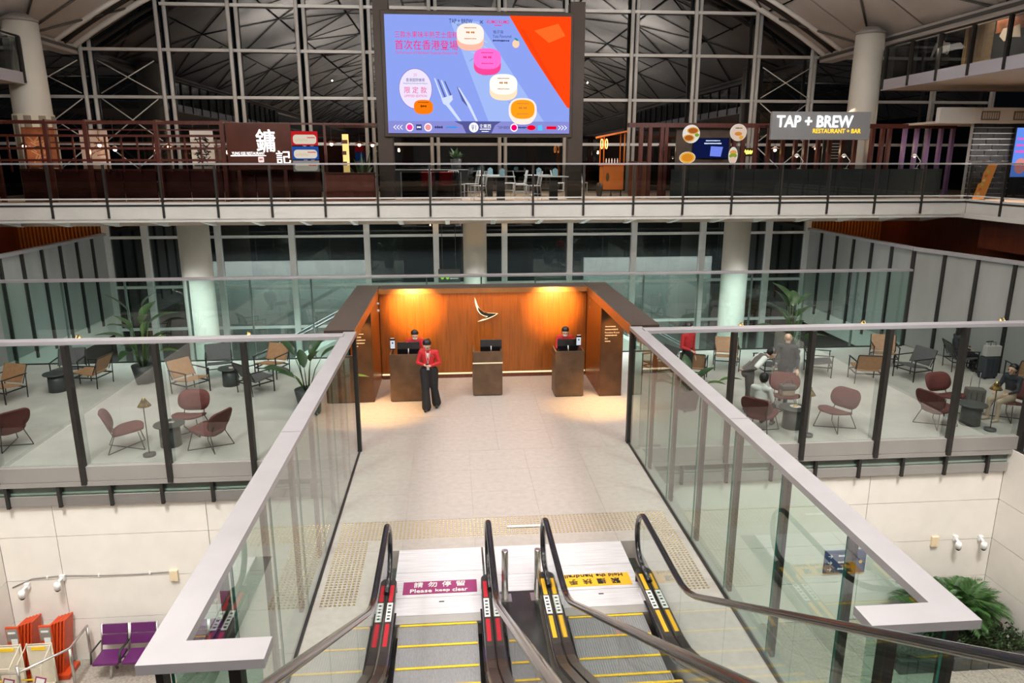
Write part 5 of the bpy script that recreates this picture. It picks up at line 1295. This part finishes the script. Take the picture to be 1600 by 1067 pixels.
MB().lathe([(.06, Z2 + .46), (.06, Z2 + .50), (.03, Z2 + .52)], (-5.98, 13.25, 0), 16).build('power_socket', M['steel'], bn)
# trolleys
def orange_stack(label, x, y):
    t = thing('trolley_stack', label, 'trolley stack', (x, y, Z2), 0, 'orange folded trolleys against the wall')
    for k in range(5):
        dx = k * .048
        b = MB(); b.obox(Matrix.Translation((x + dx, y + .05 + k * .03, Z2 + .62)) @ Matrix.Rotation(radians(6), 4, 'Y') @ Matrix.Rotation(radians(-5), 4, 'X'), (.035, .34, 1.18)); b.build('folded_frame', M['orange'], t)
    MB().box((x - .16, y - .15, Z2 + .0), (x + .30, y + .3, Z2 + .10), bev=.01).build('base', M['orange'], t)
    MB().box((x - .15, y - .12, Z2 + .78), (x + .10, y - .08, Z2 + 1.24), bev=.01).build('front_plate', M['orange'], t)
    MB().box((x - .13, y - .13, Z2 + .92), (x + .08, y - .12, Z2 + 1.20)).build('control_box', mat('box_grey', (.32, .31, .29), .4, .4), t)
    MB().box((x - .10, y - .135, Z2 + 1.10), (x + .04, y - .13, Z2 + 1.14)).build('label_strip', M['white'], t)
    MB().box((x - .06, y - .135, Z2 + .82), (x + .06, y - .13, Z2 + .98)).build('notice', M['sticker'], t)
orange_stack('orange folded trolley stack at the far left corner', -8.78, 13.3); orange_stack('orange folded trolley stack next to the steel barrier', -8.16, 13.3)
def cage(label, x, y):
    c = thing('wire_cart', label, 'cart', (x, y, Z2), 0, 'ivory wire carts')
    MB().box((x - .22, y - .02, Z2 + .12), (x + .22, y + .02, Z2 + .95), bev=.01).build('back_panel', M['ivory'], c)
    for sx in (-.23, .23):
        MB().tube([(x + sx, y, Z2 + .02), (x + sx, y, Z2 + 1.0)], .014, 6).build('upright', M['ivory'], c); MB().tube([(x + sx, y, Z2 + .98), (x + sx - .05, y - .36, Z2 + .72), (x + sx - .05, y - .40, Z2 + .1)], .011, 6).build('side_frame', M['ivory'], c)
    for z in (.98, .62): MB().tube([(x - .23, y, Z2 + z), (x + .23, y, Z2 + z)], .012, 6).build('crossbar', M['ivory'], c)
    MB().tube([(x - .28, y - .36, Z2 + .72), (x + .18, y - .36, Z2 + .72)], .011, 6).build('front_bar', M['ivory'], c); MB().box((x - .25, y - .42, Z2 + .08), (x + .2, y, Z2 + .12), bev=.01).build('platform', M['ivory'], c)
    MB().box((x - .14, y - .03, Z2 + .86), (x + .12, y - .02, Z2 + .93)).build('yellow_label', M['yellow'], c); MB().box((x - .2, y - .385, Z2 + .46), (x + .05, y - .375, Z2 + .49)).build('yellow_tie', M['yellow'], c)
    for sx in (-.2, .18):
        for yy in (-.38, -.02): MB().lathe([(.04, -.015), (.04, .015)], (x + sx, y + yy, Z2 + .04), 12, axis='X').build('wheel', M['ink'], c)
    q = MB(); q.obox(Matrix.Translation((x + .16, y - .42, Z2 + .42)) @ Matrix.Rotation(.3, 4, 'Y'), (.2, .008, .26)); q.build('notice_frame', M['plum'], c); q = MB(); q.obox(Matrix.Translation((x + .16, y - .426, Z2 + .42)) @ Matrix.Rotation(.3, 4, 'Y'), (.15, .006, .21)); q.build('notice_sheet', M['white'], c)
cage('ivory wire cart in front of the left trolley stack', -8.80, 12.98); cage('ivory wire cart in front of the right trolley stack', -8.22, 12.98)
ba = thing('steel_barrier', 'stainless barrier with glass infill around the trolleys', 'barrier', (-7.6, 13, Z2))
for x, y in ((-7.62, 12.9), (-7.62, 13.6), (-8.35, 12.45)): MB().lathe([(.03, Z2), (.03, Z2 + .9)], (x, y, 0), 14).build('post', M['steel'], ba)
MB().tube([(-7.62, 13.62, Z2 + .9), (-7.62, 12.9, Z2 + .9), (-8.35, 12.45, Z2 + .75), (-9.0, 12.45, Z2 + .75)], .025, 8).build('top_rail', M['steel'], ba); box('glass_pane', G_ESC, (-7.63, 12.95, Z2 + .1), (-7.61, 13.55, Z2 + .82), ba)
# wall fittings
def cctv(label, x, z):
    c = thing('wall_camera', label, 'camera', (x, 13.75, z), 0, 'white cameras on the cream walls')
    MB().box((x - .05, 13.68, z - .02), (x + .05, 13.75, z + .10), bev=.01).build('bracket', M['white'], c); MB().tube([(x, 13.70, z + .04), (x - .02, 13.58, z + .02)], .03, 8).build('arm', M['white'], c)
    MB().lathe([(.05, z + .02), (.065, z - .02), (.06, z - .12)], (x - .03, 13.55, 0), 16).build('housing', M['white'], c); MB().ball((x - .03, 13.55, z - .12), .055, u=12, v=8).build('lens_dome', M['screenoff'], c)
cctv('white wall camera nearest the left corner', -8.70, -2.62); cctv('white wall camera above the trolley stacks', -8.0, -2.47); cctv('white wall camera left of the two by the palms', 11.1, -2.47); cctv('white wall camera right of the two by the palms', 11.7, -2.5)
for k, (x, z) in enumerate(((-5.82, -2.49), (10.62, -2.49))):
    b = thing('wall_box', ['cream box on the left cream wall', 'cream box on the right cream wall'][k], 'wall box', (x, 13.75, z), 0, 'cream wall boxes'); MB().box((x - .08, 13.68, z - .12), (x + .08, 13.75, z + .12), bev=.008).build('cover', mat('box_cream', (.75, .62, .42), .5), b); MB().box((x - .006, 13.676, z - .1), (x + .006, 13.68, z - .06)).build('latch', M['steel'], b)
cb = thing('cable_run', 'thin grey cable clipped along the left cream wall', 'cable', (-7, 13.736, -2.4)); MB().tube([(-9.0, 13.736, -2.62), (-8.6, 13.736, -2.44), (-8.0, 13.736, -2.40), (-7.3, 13.736, -2.43), (-6.6, 13.736, -2.44), (-5.86, 13.736, -2.42)], .012, 5).build('cable', M['fascia'], cb)
for x in (-8.3, -7.3, -6.3): MB().box((x - .015, 13.72, -2.46), (x + .015, 13.75, -2.40)).build('clip', M['white'], cb)
bs = thing('direction_sign', 'blue direction sign with white arrows on the right cream wall', 'sign', (8.55, 13.72, -2.9))
MB().box((8.1, 13.70, -3.17), (9.05, 13.75, -2.62), bev=.006).build('panel', mat('sign_navy', (.03, .06, .16), .4), bs)
for r_ in range(3):
    text('sign_arrow', '→', .09, upright(8.22, 13.698, -2.74 - r_ * .16), M['white'], bs)
    scribble('sign_print', .36, .07, upright(8.58, 13.698, -2.74 - r_ * .16), M['white'], bs, 7)
plaque('orange_mark', M['amber'], ellipse(.04, .04, 14), upright(8.93, 13.698, -2.9), bs)
# planters and palms
pl = thing('planter_box', 'brown planter box holding the palms by the right wall', 'planter', (10.9, 12.9, Z2))
MB().box((9.9, 12.75, Z2), (11.75, 13.62, Z2 + .42), bev=.02).build('box', M['planter'], pl); MB().box((9.95, 12.8, Z2 + .40), (11.7, 13.57, Z2 + .43)).build('soil', M['soil'], pl)
FR = {}
def frond(v):
    if v not in FR:
        b = MB(); n = 34; L = 1.0; r = random.Random(v)
        def sp_(t): return Vector((L * (t - .12 * t * t), 0, .55 * t - .75 * t * t))
        b.tube([sp_(i / 10) for i in range(11)], [.010 - .0008 * i for i in range(11)], 4)
        for i in range(n):
            t = .2 + .78 * i / n; p = sp_(t); ll = (.34 * sin(pi * (.15 + .8 * t)) + .05)
            for s in (-1, 1):
                d = Vector((.65, s * .75, -.10 + r.uniform(-.15, .1))).normalized(); e_ = p + d * ll + Vector((0, 0, -.08)); m_ = p + d * ll * .45; w_ = Vector((.009, -s * .007, 0))
                b.quad(p, m_ + w_, e_, m_ - w_)
        FR[v] = b.mesh('frond', M['palm'])
    return FR[v]
def palm(label, x, y, z, n, s, seed):
    r = random.Random(seed); p = thing('areca_palm', label, 'palm', (x, y, z), 0, 'feathery palms in the planter')
    for k in range(3): MB().tube([(x + .05 * cos(2 * k), y + .05 * sin(2 * k), z), (x + .1 * cos(2 * k), y + .1 * sin(2 * k), z + .35)], .025, 6).build('stem', M['leafy'], p)
    for k in range(n):
        a = 2.4 * k; el = r.uniform(.15, 1.15); o = link('frond', frond(k % 3), p); o.location = (.06 * cos(a), .06 * sin(a), .25)
        o.rotation_euler = (0, -el, a); q = s * r.uniform(.75, 1.1); o.scale = (q, q, q)
for k, (x, y, s) in enumerate(((10.1, 12.95, .78), (10.75, 12.9, .88), (11.12, 12.95, .74))): palm(['left palm in the brown planter', 'middle palm in the brown planter', 'right palm in the brown planter'][k], x, y, Z2 + .43, 34, s, 20 + k)
hg = thing('hedge_trough', 'low dark stone trough edged with blocks and filled with groundcover', 'planter', (10.5, 12.0, Z2))
for k in range(8): MB().box((8.9 + k * .385, 11.9, Z2), (8.9 + k * .385 + .37, 12.05, Z2 + .30), bev=.015).build('block', M['kerb'], hg)
MB().box((8.9, 12.06, Z2), (11.97, 12.7, Z2 + .24)).build('soil', M['soil'], hg)
b = MB(); r = random.Random(4)
for k in range(2600):
    p = Vector((r.uniform(8.92, 11.9), r.uniform(11.98, 12.72), Z2 + .25 + r.uniform(0, .22))); d = Vector((r.uniform(-1, 1), r.uniform(-1, .4), r.uniform(.1, 1))).normalized(); s_ = d.cross(Vector((0, .3, 1))).normalized() * .026; e_ = p + d * .085; m_ = p + d * .045
    b.quad(p, m_ + s_, e_, m_ - s_)
o = b.build('groundcover', mat('groundcover', (.05, .09, .035), .45, 0, .4, 9), hg); o['kind'] = 'stuff'
# exit sign in the atrium
ex = thing('exit_sign', 'small dark sign with green pictograms hung in the atrium', 'sign', (-.1, 26.4, 1.6))
MB().box((-.5, 25.4, 1.58), (.27, 25.46, 2.05), bev=.006).build('panel', M['ink'], ex)
for dx in (-.36, -.18): plaque('pictogram', glow('sign_green', (.35, .8, .05), 1), ellipse(.06, .06, 16), upright(dx, 25.398, 1.75), ex, .003)
scribble('sign_print', .24, .08, upright(.05, 25.398, 1.83), glow('sign_yellow', (.9, .75, .05), 1), ex, 4); scribble('sign_print', .3, .04, upright(.05, 25.398, 1.72), M['white'], ex, 8)
for x in (-.35, .12): MB().tube([(x, 25.43, 2.05), (x, 25.43, 4.14)], .012, 6).build('hanger', M['darkmetal'], ex)
# atrium escalator truss, seen through the back glass
for k, (x, s, l) in enumerate(((-10.6, 1, 'inclined pale truss in the atrium behind the left wing'), (12.2, -1, 'inclined pale truss in the atrium behind the right wing'))):
    t = thing('ramp_truss', l, 'escalator', (x, 24, LOW), 0, 'inclined trusses in the atrium')
    for yy in (23.2, 24.2):
        MB().prism([(x - s * .3, LOW), (x + s * 7.2, -.4), (x + s * 7.2, .35), (x - s * .3, LOW + .75)] if s > 0 else [(x - s * .3, LOW), (x - s * .3, LOW + .75), (x + s * 7.2, .35), (x + s * 7.2, -.4)], .08, Matrix.Translation((0, yy, 0)) @ FACE).build('side_panel', M['whitefascia'], t)
        MB().tube([(x - s * .3, yy - .04, LOW + 1.5), (x + s * 7.2, yy - .04, 1.1)], .04, 8).build('handrail', M['black'], t)
    MB().prism([(x, LOW + .3), (x + s * 7.2, .0), (x + s * 7.2, .05), (x, LOW + .35)], 1.0, Matrix.Translation((0, 24.15, 0)) @ FACE).build('tread_band', M['step'], t)
# ------------------------------------------------------------------ people
def capsule(b, a, c, ra, rb, seg=14, fl=1.0, side=None, mi=0):
    """tapered limb with rounded ends; fl flattens it along the axis across `side`"""
    a, c = Vector(a), Vector(c); t = (c - a); L = t.length
    t = t.normalized() if L > 1e-6 else Vector((0, 0, 1))
    s = Vector(side) if side is not None else (Vector((1, 0, 0)) if abs(t.x) < .9 else Vector((0, 1, 0)))
    u = (s - t * s.dot(t)).normalized(); v = t.cross(u)
    prof = [(-1, .0)] + [(-sin(q), cos(q)) for q in (1.2, .8, .4, 0)]
    rings = []
    for h, w_ in [(-.999, .05), (-.8, .6), (-.45, .89), (0, 1)]: rings.append((a + t * (h * ra), ra * w_))
    for h, w_ in [(0, 1), (.45, .89), (.8, .6), (.999, .05)]: rings.append((c + t * (h * rb), rb * w_))
    R = [[b.bm.verts.new(p + u * (r * cos(2 * pi * k / seg)) + v * (r * fl * sin(2 * pi * k / seg))) for k in range(seg)] for p, r in rings]
    for A, B in zip(R, R[1:]):
        for k in range(seg): b.bm.faces.new((A[k], A[(k + 1) % seg], B[(k + 1) % seg], B[k]))
    b.bm.faces.new(R[0][::-1]); b.bm.faces.new(R[-1])
PRIM = []
def V(*a): return Vector(a)
def person(label, loc, rz, J, mats, voxel=.011, hair='short', scale=1.0, mask=False, extras=None, sleeves='top', shorts=False, group=None):
    """J holds the joints in metres, the figure facing -Y; one continuous body grown from tapered limbs"""
    root = thing('person', label, 'person', (0, 0, 0))
    P = []                                     # (a, b, ra, rb, flat, side, material)
    def add(a, c, ra, rb, m, fl=1.0, side=None): P.append((Vector(a), Vector(c), ra, rb, fl, side, m))
    pel, waist, chest, neck, head = (Vector(J[k]) for k in ('pelvis', 'waist', 'chest', 'neck', 'head'))
    latx = Vector(J.get('across', (1, 0, 0)))
    TOP, LEG, SKIN, SHOE = 1, 2, 0, 3
    add(pel, waist, .155, .135, LEG if not J.get('long_top') else TOP, .72, latx); add(waist, chest, .132, .158, TOP, .66, latx)
    add(chest, chest + (neck - chest) * .55, .155, .12, TOP, .62, latx)
    add(chest + (neck - chest) * .5, neck + (head - neck) * .2, .07, .052, SKIN); add(neck, head, .05, .05, SKIN)
    for s in 'LR':
        sh, el, wr = (Vector(J[k + s]) for k in ('sh', 'el', 'wr')); hp, kn, an = (Vector(J[k + s]) for k in ('hip', 'kn', 'an'))
        add(chest + (neck - chest) * .45, sh, .09, .062, TOP); add(sh, el, .058, .045, TOP)
        fs = SKIN if sleeves == 'short' else TOP
        add(el, wr, .043, .029, fs)
        if sleeves == 'short': add(sh.lerp(el, .0), sh.lerp(el, .8), .064, .058, TOP)
        d = (wr - el).normalized(); hand = Vector(J.get('hand' + s, tuple(d))).normalized()
        palm_ = wr + hand * .085
        n_ = hand.cross(Vector((0, 0, 1)) if abs(hand.z) < .8 else Vector((1, 0, 0))).normalized(); curl = hand.cross(n_).normalized() * (-1 if s == 'L' else 1)
        add(wr, palm_, .028, .038, SKIN, .5, n_)
        for q, ln in ((-.027, .058), (-.009, .072), (.009, .067), (.027, .052)):
            k0 = palm_ + n_ * q; k1 = k0 + hand * ln * .55 + curl * .006; k2 = k1 + hand * ln * .4 + curl * .022
            add(k0, k1, .0095, .009, SKIN); add(k1, k2, .009, .0075, SKIN)
        side_ = -1 if s == 'L' else 1
        t0 = wr + hand * .03 + n_ * .024 * side_; add(t0, t0 + hand * .035 + n_ * .028 * side_ + curl * .01, .012, .010, SKIN); add(t0 + hand * .035 + n_ * .028 * side_ + curl * .01, t0 + hand * .065 + n_ * .03 * side_ + curl * .02, .010, .008, SKIN)
        wide = J.get('wide', 1.0)
        add(hp, kn, .088 * wide, .062 * wide, LEG); add(kn, an, .058 * wide, .042 * wide * J.get('flare', 1), LEG)
        toe = Vector(J.get('toe' + s, (0, -1, 0))); f0 = an + Vector((0, 0, -.045)); add(f0 - toe * .04, f0 + toe * .15 + Vector((0, 0, -.012)), .042, .034, SHOE, .8, latx)
    # skull, jaw, nose, ears
    fw = Vector(J.get('face', (0, -1, 0))).normalized(); rt = fw.cross(Vector((0, 0, 1))).normalized(); up = rt.cross(fw).normalized()
    add(head + up * .035 - fw * .012, head + up * .02 + fw * .012, .088, .084, SKIN, .92, rt); add(head - up * .02 + fw * .02, head - up * .075 + fw * .045, .07, .042, SKIN)
    add(head + up * .0 + fw * .088, head - up * .025 + fw * .108, .011, .015, SKIN)
    for s in (-1, 1): add(head + rt * s * .083 + up * .015 - fw * .005, head + rt * s * .083 - up * .02 - fw * .005, .018, .013, SKIN, .6, fw)
    b = MB()
    for p in P: capsule(b, p[0], p[1], p[2], p[3], 12, p[4], p[5])
    me = b.mesh('body_raw', [M['skin']]); ob = bpy.data.objects.new('tmp', me); COL.objects.link(ob)
    md = ob.modifiers.new('r', 'REMESH'); md.mode = 'VOXEL'; md.voxel_size = voxel; md.use_smooth_shade = True
    ms = ob.modifiers.new('s', 'SMOOTH'); ms.factor = .5; ms.iterations = 3
    bpy.context.view_layer.update()
    bd = bpy.data.meshes.new_from_object(ob.evaluated_get(bpy.context.evaluated_depsgraph_get())); bpy.data.objects.remove(ob)
    bd.materials.clear()
    for m_ in (M['skin'], mats[0], mats[1], mats[2]): bd.materials.append(m_)
    segs = [(p[0], p[1] - p[0], max(1e-9, (p[1] - p[0]).length_squared), p[2], p[3], p[6]) for p in P]
    for f in bd.polygons:
        c = f.center; best = 1e9; bm_ = 0
        for a, d, l2, ra, rb, m_ in segs:
            t = (c - a).dot(d) / l2; t = 0 if t < 0 else (1 if t > 1 else t)
            dd = (c - a - d * t).length - (ra + (rb - ra) * t)
            if dd < best: best, bm_ = dd, m_
        f.material_index = bm_; f.use_smooth = True
    bd.name = 'body'; body = link('body', bd, root)
    # eyes, brows, mouth
    e = MB()
    for s in (-1, 1): e.ball(head + rt * s * .033 + fw * .086 + up * .012, .0105, u=8, v=6)
    e.build('eyes', M['ink'], root)
    if mask:
        m_ = MB(); m_.ball(head - up * .045 + fw * .058, .062, sc=(1, .9, .85)); m_.build('face_mask', M['mask'], root)
    else: MB().ball(head - up * .052 + fw * .087, .022, sc=(1, .45, .35)).build('mouth', M['lip'], root)
    hm = mats[3]
    if hair != 'bald':
        h_ = MB(); h_.ball(head + up * .050 - fw * .032, .098, u=18, v=12)
        if hair == 'bun': h_.ball(head + up * .03 - fw * .135, .048, u=12, v=8)
        if hair == 'short': h_.ball(head + up * .01 - fw * .05, .088, u=14, v=10)
        if hair == 'long': h_.ball(head - up * .06 - fw * .055, .085, sc=(1, .8, 1.7), u=14, v=10)
        h_.build('hair', hm, root)
    if extras: extras(root, J, head, fw, rt, up, neck, chest, waist)
    root.scale = (scale,) * 3; root.location = loc; root.rotation_euler = (0, 0, rz)
    if group: root['group'] = group
    return root
def stand(**kw):
    J = dict(pelvis=(0, 0, .94), waist=(0, 0, 1.06), chest=(0, 0, 1.25), neck=(0, -.005, 1.43), head=(0, -.02, 1.55),
             shL=(.17, 0, 1.37), elL=(.22, .03, 1.10), wrL=(.22, -.03, .86), shR=(-.17, 0, 1.37), elR=(-.22, .03, 1.10), wrR=(-.22, -.03, .86),
             hipL=(.085, 0, .92), knL=(.09, -.02, .50), anL=(.09, 0, .09), hipR=(-.085, 0, .92), knR=(-.09, -.02, .50), anR=(-.09, 0, .09))
    J.update(kw); return J
def sit(seat=.44, **kw):
    s = seat
    J = dict(pelvis=(0, .05, s + .12), waist=(0, .08, s + .27), chest=(0, .08, s + .46), neck=(0, .05, s + .64), head=(0, .02, s + .76),
             shL=(.17, .07, s + .58), elL=(.22, -.02, s + .33), wrL=(.15, -.22, s + .26), shR=(-.17, .07, s + .58), elR=(-.22, -.02, s + .33), wrR=(-.15, -.22, s + .26),
             hipL=(.09, .0, s + .10), knL=(.11, -.42, s + .08), anL=(.11, -.40, .09), hipR=(-.09, 0, s + .10), knR=(-.11, -.42, s + .08), anR=(-.11, -.40, .09))
    J.update(kw); return J
RB = (M['redcloth'], M['blackcloth'], M['ink'], M['hairblack'])
def badge(root, J, head, fw, rt, up, neck, chest, waist):
    q = MB()
    for s in (-1, 1): q.tube([neck + V(s * .05, -.06, -.01), chest + V(s * .03, -.125, .02), waist + V(0, -.125, .05)], .005, 5)
    q.build('lanyard', M['whitecloth'], root); MB().box(waist + V(-.03, -.138, -.08), waist + V(.03, -.128, .02)).build('id_card', M['white'], root); MB().box(chest + V(.06, -.125, .06), chest + V(.12, -.118, .08)).build('name_tag', M['gold'], root)
    MB().prism([(-.03, .06), (.03, .06), (0, -.07)], .006, Matrix.Translation(chest + V(0, -.112, .06)) @ FACE).build('collar', M['whitecloth'], root)
w1 = person('woman in red jacket and black trousers looking down at her phone', (-.60, 16.45, 0), -.12,
       stand(head=(-.02, -.065, 1.535), neck=(0, -.02, 1.42), face=(-.12, -.78, -.55), elL=(.25, -.02, 1.12), wrL=(.06, -.23, 1.10), handL=(-.9, -.35, .1), elR=(-.25, -.02, 1.12), wrR=(-.06, -.23, 1.12), handR=(.9, -.3, .1),
             knR=(-.08, -.06, .50), anR=(-.06, -.12, .09), knL=(.10, .05, .50), anL=(.13, .16, .11), wide=1.5, flare=1.75, toeR=(-.05, -1, 0), toeL=(.15, -1, -.1)), RB, .0085, 'bun', 1.03, extras=badge)
ph = thing('phone', 'small dark phone held by the woman in red', 'phone', (-.60, 16.2, 1.16)); q = MB(); q.obox(Matrix.Translation((-.63, 16.185, 1.175)) @ Matrix.Rotation(-.6, 4, 'X'), (.07, .14, .01)); q.build('shell', M['ink'], ph); q = MB(); q.obox(Matrix.Translation((-.63, 16.188, 1.182)) @ Matrix.Rotation(-.6, 4, 'X'), (.06, .125, .003)); q.build('screen', glow('desk_screen', (.5, .6, .8), .5), ph)
desk_sit = lambda: sit(.66, head=(0, -.05, 1.40), face=(0, -.85, -.45), anL=(.11, -.25, .30), anR=(-.11, -.25, .30), knL=(.11, -.28, .72), knR=(-.11, -.28, .72), wrL=(.1, -.24, .98), wrR=(-.1, -.24, .98))
person('masked receptionist in red seated behind the left desk', (-1.0, 18.12, .03), .1, desk_sit(), RB, .012, 'bun', 1.0, True)
person('masked receptionist in red seated behind the right desk', (2.90, 18.15, .03), -.1, desk_sit(), RB, .012, 'bun', 1.0, True)
def stool(label, x, y, h, m):
    s = thing('desk_stool', label, 'stool', (x, y, 0), 0, 'stools behind the reception desks')
    MB().lathe([(.20, h - .06), (.22, h - .03), (.19, h)], (x, y, 0), 24).build('seat', m, s); MB().lathe([(.25, 0), (.25, .02), (.03, .04), (.03, h - .06)], (x, y, 0), 20).build('pedestal', M['steel'], s)
    MB().tube([(x + .2 * cos(a), y + .12 + .16 * sin(a), h + .28) for a in [pi * k / 10 for k in range(11)]], .05, 8).build('backrest', m, s); MB().tube([(x, y + .15, h - .04), (x, y + .29, h + .25)], .015, 6).build('back_stem', M['steel'], s)
stool('stool of the left receptionist', -1.0, 18.17, .64, M['ink']); stool('tan backed stool behind the middle desk', .95, 18.3, .72, M['tanleather']); stool('stool of the right receptionist', 2.90, 18.20, .64, M['ink'])
# guests and staff in the right wing
person('woman in red jacket standing by the plant at the left of the right wing', (5.95, 17.4, 0), .5, stand(face=(.5, -.8, -.1), elR=(-.24, -.03, 1.12), wrR=(-.1, -.2, 1.05)), RB, .012, 'bun', 1.06)
person('waiter in grey waistcoat and white sleeves bending forward', (6.85, 15.6, 0), 1.35,
       stand(waist=(0, -.04, 1.06), chest=(0, -.17, 1.21), neck=(0, -.33, 1.33), head=(0, -.44, 1.38), face=(0, -.75, -.65), shL=(.17, -.25, 1.30), shR=(-.17, -.25, 1.30), elL=(.26, -.06, 1.10), wrL=(.1, .14, 1.0), handL=(-.8, .4, -.1), elR=(-.26, -.06, 1.10), wrR=(-.1, .14, 1.0), handR=(.8, .4, -.1), pelvis=(0, .05, .95), wide=1.1), (M['greycloth'], M['greycloth'], M['ink'], M['hairblack']), .012, 'short', 1.05,
       extras=lambda root, J, head, fw, rt, up, neck, chest, waist: [(lambda q: (capsule(q, J['sh' + s], Vector(J['sh' + s]).lerp(Vector(J['el' + s]), .8), .068, .062), q.build('sleeve', M['whitecloth'], root)))(MB()) for s in 'LR'])
person('bald man in a dark suit walking to the right', (7.95, 16.1, 0), 2.55,
       stand(elL=(.25, .08, 1.10), wrL=(.27, -.08, .88), elR=(-.25, -.05, 1.10), wrR=(-.27, .1, .9), knL=(.09, -.16, .52), anL=(.09, -.22, .09), knR=(-.09, .05, .50), anR=(-.09, .26, .12), long_top=True, wide=1.1), (M['navycloth'], M['navycloth'], M['ink'], M['hairblack']), .012, 'bald', 1.06)
person('man in white shirt and black trousers sitting with his back to view', (6.70, 14.52, 0), 2.35, sit(.36, face=(.3, -.9, -.2), head=(.02, -.08, 1.10), chest=(0, .02, .82), neck=(0, -.02, 1.0)), (M['whitecloth'], M['blackcloth'], M['greycloth'], M['hairblack']), .012, 'short', 1.02, sleeves='short')
person('dark-clad woman sitting beside the pale handbag at the right', (14.22, 18.6, 0), 1.3, sit(.36), (M['navycloth'], M['blackcloth'], M['ink'], M['hairblack']), .013, 'long', 1.02)
person('seated guest in beige trousers cut off at the right edge', (12.6, 14.7, 0), -1.3, sit(.40), (M['navycloth'], M['beigecloth'], M['beigecloth'], M['hairblack']), .013, 'short', 1.0)
place(SCH, (12.72, 14.72, 0), -1.3, 'maroon lounge chair holding the guest in beige trousers', GM)
person('man in white shirt sitting with his back to view on the mezzanine', (15.92, 23.72, 8.33), 3.0, sit(.50, anL=(.11, -.3, .2), anR=(-.11, -.3, .2), knL=(.11, -.36, .55), knR=(-.11, -.36, .55)), (M['whitecloth'], M['blackcloth'], M['ink'], M['hairblack']), .014, 'short', 1.0)
